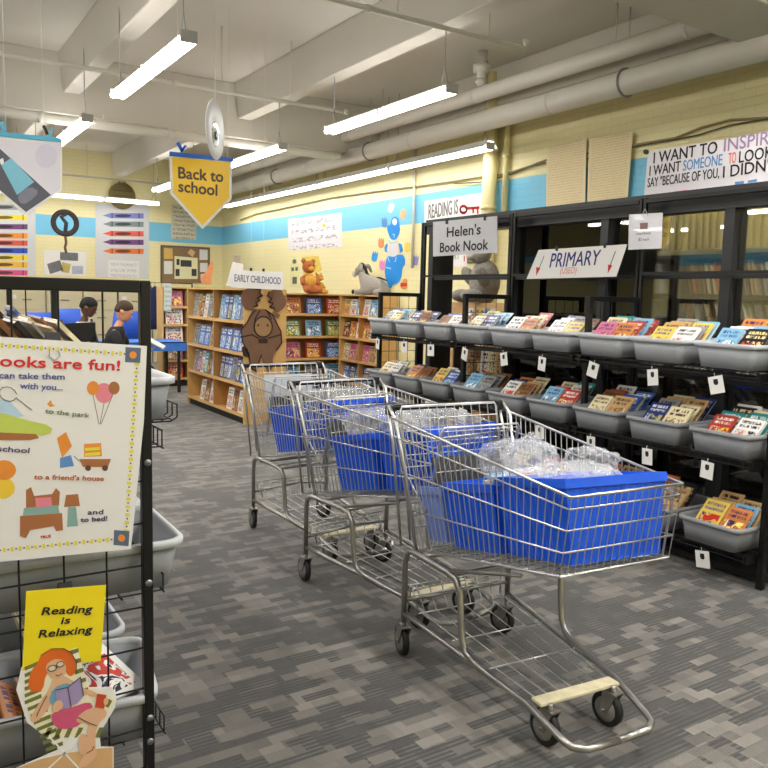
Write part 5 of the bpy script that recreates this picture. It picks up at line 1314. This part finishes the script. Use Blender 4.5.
# yellow flower picture and church-shaped cut-out
ch = Sheet('x', XR - .004, 'paper_cutout', 'white paper house shape with a pointed roof on the right wall', 'cut-out', (295, 270))
ch.poly('outline', [(290, 286), (290, 266), (294.5, 254), (299.5, 266), (299.5, 285)], mat('pale yellow paper', (226, 220, 160), .7), 0, .002)
ch.polys('window', [ell(294.5, 261.5, 2, 2.4, 10), [(291.5, 267.5), (294, 267.3), (294, 271), (291.5, 271.2)], [(295.5, 267.2), (298, 267), (298, 270.7), (295.5, 270.9)], [(292.5, 284), (292.5, 277), (297, 276.8), (297, 283.8)]], mat('grey print', (90, 90, 96)), .002, .001)
yf = Sheet('x', XR - .004, 'paper_picture', 'yellow patterned paper picture above the brown plush toy', 'picture', (310, 265))
yf.poly('sheet', [(301.5, 257), (318.5, 256), (322, 270), (304, 279)], mat('yellow patterned paper', (232, 200, 90), .7, var=.35, scale=9), 0, .002)
pcard = Sheet('x', XR - .004, 'paper_sign', 'small pinkish printed sheet low on the wall near the room corner', 'paper', (237, 260))
pcard.poly('sheet', [(233.5, 255.5), (241, 255), (241, 270), (233.5, 270)], scribble('pinkish print', (226, 212, 190), (170, 110, 96), 6), 0, .002)

# ================================================================== back wall
YW = YB - .004
def crayons(sheet, rows, x0, x1, flip=True, tip=True):
    for (y, col, nm) in rows:
        cm = mat(nm + ' crayon print', col, .6, var=.03); dm = mat(nm + ' crayon dark', tuple(int(v * .45) for v in col), .6)
        h = 2.6; L_ = x1 - x0
        if tip: sheet.poly(nm + '_crayon_tip', [(x0, y), (x0 + 7, y - h + .6), (x0 + 7, y + h - .6)], cm, .0045, .002)
        sheet.poly(nm + '_crayon', [(x0 + 7, y - h), (x1, y - h + .4), (x1, y + h + .4), (x0 + 7, y + h)], cm, .0045, .002)
        sheet.polys(nm + '_crayon_label', [ell(x0 + L_ * .5, y + .2, L_ * .2, h * .62, 14), [(x0 + 9, y - h), (x0 + 10, y - h), (x0 + 10, y + h), (x0 + 9, y + h)], [(x1 - 5, y - h + .3), (x1 - 4, y - h + .3), (x1 - 4, y + h + .3), (x1 - 5, y + h + .3)]], dm, .0066, .001)
POSTG = mat('pale grey poster', (206, 208, 212), .5, var=.02)
c1 = Sheet('y', YW, 'crayon_poster', 'pale poster of five crayons on the back wall, right one', 'poster', (122, 240))
c1.poly('sheet', [(95.5, 203), (149, 206), (149, 279), (95.5, 277)], POSTG, 0, .004)
crayons(c1, [(215.6, (120, 130, 200), 'periwinkle'), (224, (120, 136, 140), 'grey'), (233.5, (226, 96, 84), 'red'), (242, (112, 70, 130), 'purple'), (251, (230, 120, 60), 'orange')], 102.5, 143.5)
c1.poly('inset_sheet', [(108, 260), (139, 261), (139, 278), (108, 277)], scribble('inset scribble', (224, 224, 226), (130, 140, 180), 3, .55), .004, .001)
c2 = Sheet('y', YW, 'crayon_poster', 'pale poster of coloured crayons at the left edge of the back wall', 'poster', (10, 240))
c2.poly('sheet', [(-30, 198), (35.5, 204), (35.5, 276), (-30, 272)], POSTG, 0, .004)
crayons(c2, [(207, (150, 150, 150), 'silver'), (217.3, (244, 214, 60), 'lemon'), (226.5, (110, 66, 120), 'plum'), (235.5, (240, 150, 50), 'amber'), (242.8, (224, 92, 76), 'scarlet'), (250.4, (52, 82, 190), 'royal blue'), (257.4, (248, 216, 60), 'canary'), (264.4, (244, 190, 50), 'gold'), (272.5, (214, 80, 140), 'magenta')], -20, 27.5, tip=False)
fb = Sheet('y', YW, 'notice_sheet', 'white sheet of photographs on the back wall between the crayon posters', 'notice', (65, 262))
fb.poly('sheet', [(44, 249.5), (86.5, 252), (86.5, 276), (44, 275)], M_paper, 0, .003)
fb.polys('photo', [[(60, 252), (78, 253), (78, 261), (60, 260)], [(47, 264), (60, 260), (63, 270), (50, 274)]], mat('grey photo', (110, 112, 118), .6, var=.5, scale=14), .003, .001)
fb.polys('photo', [[(62, 262), (71, 264), (69, 273), (61, 272)]], mat('yellow photo', (196, 180, 100), .6, var=.4, scale=14), .003, .001)
fb.polys('photo', [[(72, 266), (83, 266), (83, 274), (72, 274)]], mat('blue photo', (170, 178, 200), .6, var=.3, scale=14), .003, .001)
hw = Sheet('y', YW, 'handwritten_sheet', 'grey handwritten sheet over the blue band on the back wall', 'paper sheet', (184, 222))
hw.poly('sheet', [(171.5, 204), (196.5, 206), (196, 240), (171, 238.5)], scribble('grey handwritten sheet', (212, 206, 188), (110, 104, 100), 8, .5), 0, .003)
bb = Sheet('y', YW, 'bulletin_board', 'brown framed bulletin board pinned with papers on the back wall', 'bulletin board', (184, 262))
bb.poly('frame', [(160.5, 245), (209.5, 247.5), (209.5, 283), (160.5, 283)], mat('dark board frame', (96, 84, 70), .5), 0, .03)
bb.poly('cork', [(162, 246.7), (208, 249), (208, 283), (162, 283)], mat('brown cork', (136, 110, 84), .9, var=.2, scale=20), .03, .004)
for pts, col in (([(163.5, 248), (172, 248.5), (172.5, 259), (163.5, 259)], (214, 176, 100)), ([(187, 253), (190, 249), (195, 252), (192, 257)], (214, 176, 130)), ([(199, 249.5), (207, 250), (207, 260), (199, 260)], (222, 222, 222)), ([(163.5, 261), (172, 261), (172, 274), (163.5, 274)], (224, 224, 220)), ([(174, 256), (197, 258), (197, 279), (174, 279)], (228, 224, 186)), ([(199.5, 263), (207, 263), (207, 272), (199.5, 272)], (224, 224, 222)), ([(200, 274), (207, 274), (207, 280), (200, 280)], (220, 214, 206))):
    bb.poly('pinned_paper', pts, mat('pinned paper %d' % (col[0] + col[2]), col, .8), .034, .003)
bb.polys('pinned_photo', [[(180, 260), (191, 260.5), (191, 267), (180, 266.5)], [(176, 259), (179, 259), (179, 265), (176, 265)], [(175, 269), (179, 269), (179, 276), (175, 276)], [(191, 269), (196, 269), (196, 276), (191, 276)]], mat('dark photo', (58, 58, 60), .6, var=.5, scale=20), .037, .002)
# wreath and the round wooden thing
p = on_y(65, 223, 14.6)
wr = thing('hanging_wreath', 'dark round wreath with a hanging tail, in front of the blue band', 'wreath', p)
MB().tube([(.19 * math.cos(i * PI / 14), 0, .19 * math.sin(i * PI / 14)) for i in range(28)], .045, 8, closed=True).build('ring', mat('dark twisted twig', (70, 60, 60), .9, var=.5, scale=30, bump=1), wr)
MB().tube([(.0, 0, -.16), (.02, 0, 0), (-.06, 0, .1), (.04, 0, .17)], .035, 7).build('figure', mat('dark slate ornament', (62, 66, 78), .8, var=.3), wr)
MB().tube([(0, 0, -.22), (.012, 0, -.34), (-.01, 0, -.42), (.01, 0, -.52)], .022, 7).build('tail', mat('brown braid', (112, 84, 60), .9, var=.3, scale=30), wr)
MB().wire((0, 0, .22), (0, 0, ZC - p.z), .003).build('cord', M_cord, wr)
p = on_y(122, 196, YW - .046)
rw = thing('round_basket', 'round olive brown basket with a small handle hanging above the right crayon poster', 'basket', p)
MB().lathe([(.0, -.04), (.2, -.04), (.27, .0), (.27, .03), (.0, .045)], 28, M=W).build('basket', mat('olive wicker', (128, 116, 74), .8, var=.25, scale=40, bump=.5), rw)
MB().tube([(-.07, -.02, .24), (-.05, -.02, .3), (.05, -.02, .3), (.07, -.02, .24)], .018, 7).build('handle', mat('olive wicker', (128, 116, 74)), rw)
for i, z in enumerate((-.1, 0, .1)): MB().tube([(-.2, -.05, z), (.2, -.05, z)], .008, 6).build('weave_rib', mat('dark wicker', (92, 84, 56), .8), rw)
# filing cabinets along the back wall
CAB = mat('cream filing cabinet', (214, 204, 172), .45, var=.03)
def filing(x, w_, H, label, nd, extra=None):
    t = thing('filing_cabinet', label, 'filing cabinet', (x, YB - .36, 0))
    MB().box(-w_ / 2, w_ / 2, -.3, .3, 0, H).build('body', CAB, t, bevel=.006)
    dh = (H - .1) / nd
    for i in range(nd):
        z = .06 + i * dh
        d = MB().box(-w_ / 2 + .02, w_ / 2 - .02, -.318, -.301, z, z + dh - .02).build('drawer', CAB, t, bevel=.003)
        MB().tube([(-.08, -.335, z + dh * .55), (.08, -.335, z + dh * .55)], .01, 6).build('handle', M_alu, d)
        MB().box(-w_ / 2 + .06, -w_ / 2 + .15, -.322, -.319, z + dh - .14, z + dh - .06).build('label_card', M_paper, d)
cx0 = on_y(27, 300, YB - .68).x
for i in range(5):
    filing(cx0 - .68 + i * .68, .66, 1.45, 'cream filing cabinet against the back wall, %s from the left' % ('first', 'second', 'third', 'fourth', 'fifth')[i], 4)
p = Vector((cx0 - .68 + 5 * .68 + .1, 0, 0))
sw = thing('storage_cupboard', 'cream wide-drawer cupboard against the back wall behind the reading boy', 'cupboard', (p.x, YB - .36, 0))
MB().box(-.42, .42, -.3, .3, 0, 1.5).build('body', CAB, sw, bevel=.006)
for i in range(7): MB().box(-.39, .39, -.312, -.301, .08 + i * .2, .25 + i * .2).build('drawer', mat('pale yellow tray', (222, 212, 140), .5) if i in (5, ) else CAB, sw, bevel=.003)
for i, (px, c, lb) in enumerate(((60, 'red', 'red'), (77, 'black', 'black'), (97, 'orange', 'orange'))):
    p = on_y(px, 289, YB - .36)
    tag(MB().box(-.14, .14, -.1, .1, 0, .08).build('storage_box', mat(c + ' box', PAL[c][0], .6), loc=(p.x, YB - .36, 1.452), bevel=.006), 'small %s box lying on the filing cabinets' % lb, 'box')
# clothes rail with coats, left of the narrow bookcase
cr_ = thing('clothes_rail', 'dark clothes rail beside the narrow birch bookcase', 'clothes rail', (3.6, 13.2, 0))
MB().tube([(-.35, 0, .03), (-.35, 0, 1.62), (.9, 0, 1.62), (.9, 0, .03)], .018, 8).build('rail_frame', M_blackp, cr_)
for x in (-.35, .9): MB().box(x - .02, x + .02, -.25, .25, 0, .03).build('foot', M_blackp, cr_)
def coat(px, y, z, w_, h, m, label):
    p = on_y(px, 300, y); t = thing('coat', label, 'coat', (p.x, y, z))
    MB().loft([[(w_ * .5 * math.cos(a) * k, .07 * math.sin(a) * k, zz) for a in [i * PI / 8 + .2 * math.sin(3 * i) for i in range(16)]] for k, zz in ((1.05, -h), (1, -h * .7), (.95, -h * .3), (.85, -.1), (.3, -.03), (.12, 0))]).build('body', m, t)
    for s in (-1, 1): MB().tube([(s * w_ * .4, 0, -.1), (s * w_ * .52, .02, -.35), (s * w_ * .5, .0, -h * .72)], [.045, .05, .04], 8).build('sleeve', m, t)
    MB().tube([(0, 0, 0), (0, 0, .04), (.02, 0, .06)], .005, 5).build('hanger_hook', M_alu, t)
coat(155.0, 13.2, 1.56, .3, .72, mat('navy coat cloth', (32, 42, 92), .85, var=.2), 'navy blue coat hanging on the dark clothes rail')
coat(161.5, 13.2, 1.56, .18, .68, mat('red coat cloth', (150, 40, 44), .85, var=.2), 'red coat hanging beside the navy one')
coat(151.0, 13.25, 1.56, .16, .7, mat('dark teal coat cloth', (40, 62, 80), .85, var=.2), 'dark teal coat at the left of the clothes rail')
# papers hanging on the narrow case's side
np_ = Sheet('y', 11.99, 'paper_sign', 'tall pale strip of paper hanging at the side of the narrow bookcase', 'paper', (168, 300))
np_.poly('sheet', [(164, 283), (172, 283.5), (171, 312), (164, 311)], scribble('pale green print', (206, 214, 206), (120, 130, 130), 6, .5), 0, .003)
np2 = Sheet('y', 12.0, 'paper_cutout', 'orange flame-shaped paper standing on the narrow bookcase', 'cut-out', (206, 270))
np2.poly('sheet', [(202, 284), (200, 278), (206, 272), (210, 263), (214, 262), (213, 272), (211, 280), (212, 285)], mat('orange flame paper', (226, 150, 96), .7, var=.15), 0, .003, 1)
# blue table with books, seen right of the rack post
BLT = mat('blue table cloth', (60, 120, 214), .6, var=.06)
tb = thing('display_table', 'table under a bright blue cloth left of the narrow bookcase', 'table', (2.95, 11.6, 0))
MB().box(-.7, .75, -.35, .35, .7, .73).build('table_top', M_blackp, tb, bevel=.004)
for x in (-.65, .7):
    for y in (-.3, .3): MB().box(x - .02, x + .02, y - .02, y + .02, 0, .7).build('leg', M_blackp, tb)
tag(MB().box(-.74, .79, -.39, -.365, .62, .75).box(-.74, .79, -.39, .39, .735, .75).build('table_cloth', BLT, loc=(2.95, 11.6, 0)), 'bright blue cloth on the far display table', 'cloth')
def chairm(x, y, rz, m, label, name='chair'):
    t = thing(name, label, 'chair', (x, y, 0), (0, 0, rz))
    MB().box(-.22, .22, -.2, .22, .43, .46).build('seat', m, t, bevel=.01)
    MB().loft([rrect(.23, .015, .01, .0), rrect(.24, .02, .014, .2), rrect(.21, .015, .01, .38)]).build('backrest', m, t, loc=(0, .24, .5))
    for sx in (-1, 1):
        for sy in (-1, 1): MB().tube([(sx * .19, sy * .17, .44), (sx * .22, sy * .22, 0)], .012, 7).build('leg', M_alu, t)
        MB().tube([(sx * .2, .2, .44), (sx * .2, .25, .62)], .011, 7).build('back_support', M_alu, t)
    return t
CHB = mat('blue plastic chair', (36, 90, 206), .4, var=.05)
pb = on_y(128, 330, 10.6)
for i, (px, y, rz) in enumerate(((6, 10.3, .3), (38, 11.6, .1), (66, 13.2, -.2), (122, 12.6, .1))):
    p = on_y(px, 318, y); chairm(p.x, p.y, rz + (PI if i % 2 else 0), CHB, 'blue plastic chair in the seating area behind the left rack, %s from the left' % ('first', 'second', 'third', 'fourth')[i]).scale = (1, 1, 1.32)
# crates on low trolley: black folding chair near the boy
p = on_y(96, 330, 8.2)
fc = thing('folding_chair', 'black folding chair leaning beside the seated boy', 'chair', (p.x, 8.2, 0), (0, 0, .6))
for s in (-1, 1):
    MB().tube([(s * .2, -.15, 0), (s * .2, .25, 1.18)], .013, 7).build('leg', M_blackp, fc); MB().tube([(s * .18, .25, 0), (s * .18, -.2, .75)], .013, 7).build('leg', M_blackp, fc)
MB().box(-.17, .17, -.22, .12, .55, .575).build('seat', M_blackp, fc, bevel=.006); MB().box(-.2, .2, .19, .215, .95, 1.15).build('backrest', M_blackp, fc, bevel=.006)

# ================================================================== people
M_skin = mat('warm skin', (222, 160, 128), .6, var=.04); M_skind = mat('deep brown skin', (92, 62, 48), .6, var=.04)
M_hair = mat('dark brown hair', (72, 54, 38), .85, var=.3, scale=60, bump=.5); M_hairb = mat('black hair', (22, 20, 20), .85, var=.3, scale=60, bump=.5)
def seated(x, y, rz, skin, hair, shirt, trousers, label, hold=True):
    """seated child looking down at a book held in both hands; local -y is forward"""
    t = thing('person', label, 'person', (x, y, 0), (0, 0, rz))
    V = [(0, .05, .52), (0, .05, .66), (0, .03, .84), (0, .01, .94), (0, -.02, 1.0), (0, -.05, 1.05),
         (.14, .01, .91), (.19, -.06, .72), (.1, -.26, .72), (-.14, .01, .91), (-.19, -.06, .72), (-.1, -.26, .72),
         (.09, .0, .5), (.1, -.36, .5), (.1, -.2, .09), (.1, -.3, .05), (-.09, .0, .5), (-.1, -.36, .5), (-.1, -.2, .09), (-.1, -.3, .05)]
    E = [(0, 1), (1, 2), (2, 3), (3, 4), (4, 5), (3, 6), (6, 7), (7, 8), (3, 9), (9, 10), (10, 11), (0, 12), (12, 13), (13, 14), (14, 15), (0, 16), (16, 17), (17, 18), (18, 19)]
    Rr = [.1, .09, .085, .045, .042, .045, .036, .036, .025, .036, .036, .025, .075, .055, .035, .03, .075, .055, .035, .03]
    body = skinned('body', V, E, Rr, skin, t, 2)
    hd = MB()
    loops = []
    for k, (z, rx, ry, oy) in enumerate(((-.1, .03, .035, -.02), (-.085, .05, .06, -.015), (-.05, .066, .082, -.005), (0, .076, .094, 0), (.05, .076, .094, .004), (.09, .06, .076, .006), (.115, .03, .04, .008))):
        loops.append([(rx * math.cos(a), oy + ry * math.sin(a), z) for a in [2 * PI * i / 20 for i in range(20)]])
    hd.loft(loops)
    head = hd.build('head', skin, t, loc=(0, -.075, 1.14), rot=(.35, 0, 0)); head.modifiers.new('s', 'SUBSURF').render_levels = 1
    MB().loft([[(.012 * math.cos(a) * k, -.094 - o, z + .008 * math.sin(a)) for a in [2 * PI * i / 8 for i in range(8)]] for k, o, z in ((1.2, -.012, -.02), (1.0, .004, -.03), (.4, .008, -.03))]).build('nose', skin, head)
    for s in (-1, 1):
        MB().lathe([(.0, -.006), (.009, 0), (.0, .006)], 10, M=T(s * .03, -.088, .005)).build('eye', M_blackp, head)
        MB().loft([rrect(.006, .018, .004, -.025), rrect(.01, .022, .006, 0), rrect(.006, .018, .004, .025)]).build('ear', skin, head, loc=(s * .078, .008, -.005))
    MB().box(-.02, .02, -.088, -.082, -.058, -.052).build('mouth', mat('lip', (176, 96, 84), .6), head)
    hl = []
    for z, rx, ry, oy in ((-.035, .06, .05, .055), (.0, .082, .088, .018), (.05, .086, .098, .008), (.09, .072, .086, .006), (.118, .04, .05, .006), (.128, .01, .012, .006)):
        hl.append([(rx * math.cos(a) * (1 + .03 * math.sin(5 * a)), oy + ry * math.sin(a) * (1 + .03 * math.sin(7 * a)), z) for a in [2 * PI * i / 24 for i in range(24)]])
    MB().loft(hl).build('hair', hair, head).modifiers.new('s', 'SUBSURF').render_levels = 1
    sh_ = MB(); el = lambda rx, ry, oy, z: [(rx * math.cos(a), oy + ry * math.sin(a), z) for a in [2 * PI * i / 20 for i in range(20)]]
    sh_.loft([el(.15, .13, .05, .47), el(.148, .125, .05, .6), el(.155, .12, .04, .74), el(.17, .11, .02, .86), el(.155, .095, .01, .92), el(.1, .075, .0, .965), el(.058, .055, -.01, .985)])
    for s in (-1, 1): sh_.tube([(s * .11, .01, .91), (s * .165, -.0, .88), (s * .19, -.035, .8), (s * .2, -.055, .74)], [.065, .066, .06, .056], 14)
    so = sh_.build('shirt', shirt, t); so.modifiers.new('s', 'SUBSURF').render_levels = 1
    skinned('trousers', [V[0], V[12], V[13], (.1, -.22, .14), V[16], V[17], (-.1, -.22, .14)], [(0, 1), (1, 2), (2, 3), (0, 4), (4, 5), (5, 6)], [.13, .088, .068, .05, .088, .068, .05], trousers, t)
    for s in (-1, 1):
        h_ = skinned('hand', [(s * .1, -.26, .72), (s * .088, -.33, .73)], [(0, 1)], [(.024, .016), (.034, .014)], skin, t)
        for f in range(4):
            o_ = (f - 1.5) * .016
            skinned('finger', [(s * .088 + o_, -.335, .73), (s * .084 + o_, -.37, .725), (s * .08 + o_, -.39, .74)], [(0, 1), (1, 2)], [.009, .008, .007], skin, h_)
        skinned('thumb', [(s * .07, -.29, .735), (s * .05, -.325, .75), (s * .045, -.345, .755)], [(0, 1), (1, 2)], [.011, .009, .008], skin, h_)
        MB().loft([rrect(.045, .1, .03, 0), rrect(.045, .1, .03, .04), rrect(.035, .06, .02, .07)]).build('shoe', M_blackp, t, loc=(s * .1, -.26, 0))
    return t
pb = on_y(117, 318, 9.6)
SCL = 1.0
boy = seated(pb.x, 9.6, 1.15, M_skin, M_hair, mat('black T-shirt', (22, 22, 26), .8), mat('dark trousers', (34, 36, 44), .8), 'person seated in a black T-shirt with short brown hair, reading an open book')
boy.scale = (1.08, 1.08, 1.08)
st_ = thing('stool', 'dark stool under the reading boy', 'stool', (pb.x, 9.6, 0))
MB().lathe([(.17, .36), (.18, .38), (.18, .4), (.17, .41)], 20).build('seat', M_blackp, st_)
for i in range(4):
    a = i * PI / 2 + .5; MB().tube([(.12 * math.cos(a), .12 * math.sin(a), .365), (.17 * math.cos(a), .17 * math.sin(a), 0)], .012, 7).build('leg', M_alu, st_)
ob = thing('open_book', 'open white book held by the boy in the black T-shirt', 'book'); ob.matrix_world = T(pb.x, 9.6, 0) @ Rz(1.15) @ Matrix.Scale(1.08, 4) @ T(0, -.4, .775) @ Rx(.5)
for s in (-1, 1): MB().box(0 if s > 0 else -.16, .16 if s > 0 else 0, -.1, .1, -.004, .004).build('page_block', M_pages, ob, rot=(0, -s * .18, 0))
pp = on_y(82, 318, 10.4)
per2 = seated(pp.x, 10.4, 1.1, M_skind, M_hairb, mat('white T-shirt', (224, 222, 216), .8), mat('dark trousers', (34, 36, 44), .8), 'person with short black hair and white top seated behind the rack upright')
per2.scale = (1.1, 1.1, 1.1)
s2 = copy_tree(st_); s2.location = (pp.x, 10.4, 0); s2['label'] = 'dark stool under the person in the white top'
child_map()
for ch in [k for k in KIDS.get(st_.name, [])]:
    if not s2.children: pass
for k in KIDS.get(st_.name, []):
    if len(KIDS.get(s2.name, [])) == 0:
        c = k.copy(); C.objects.link(c); c.parent = s2
# ================================================================== world
w = bpy.data.worlds.new('world'); SC.world = w; w.use_nodes = True
w.node_tree.nodes['Background'].inputs[0].default_value = (.9, .92, 1, 1); w.node_tree.nodes['Background'].inputs[1].default_value = .12
SC.view_settings.view_transform = 'Standard'; SC.view_settings.look = 'None'; SC.view_settings.gamma = 1; SC.view_settings.exposure = 0.15; SC.view_settings.use_curve_mapping = False
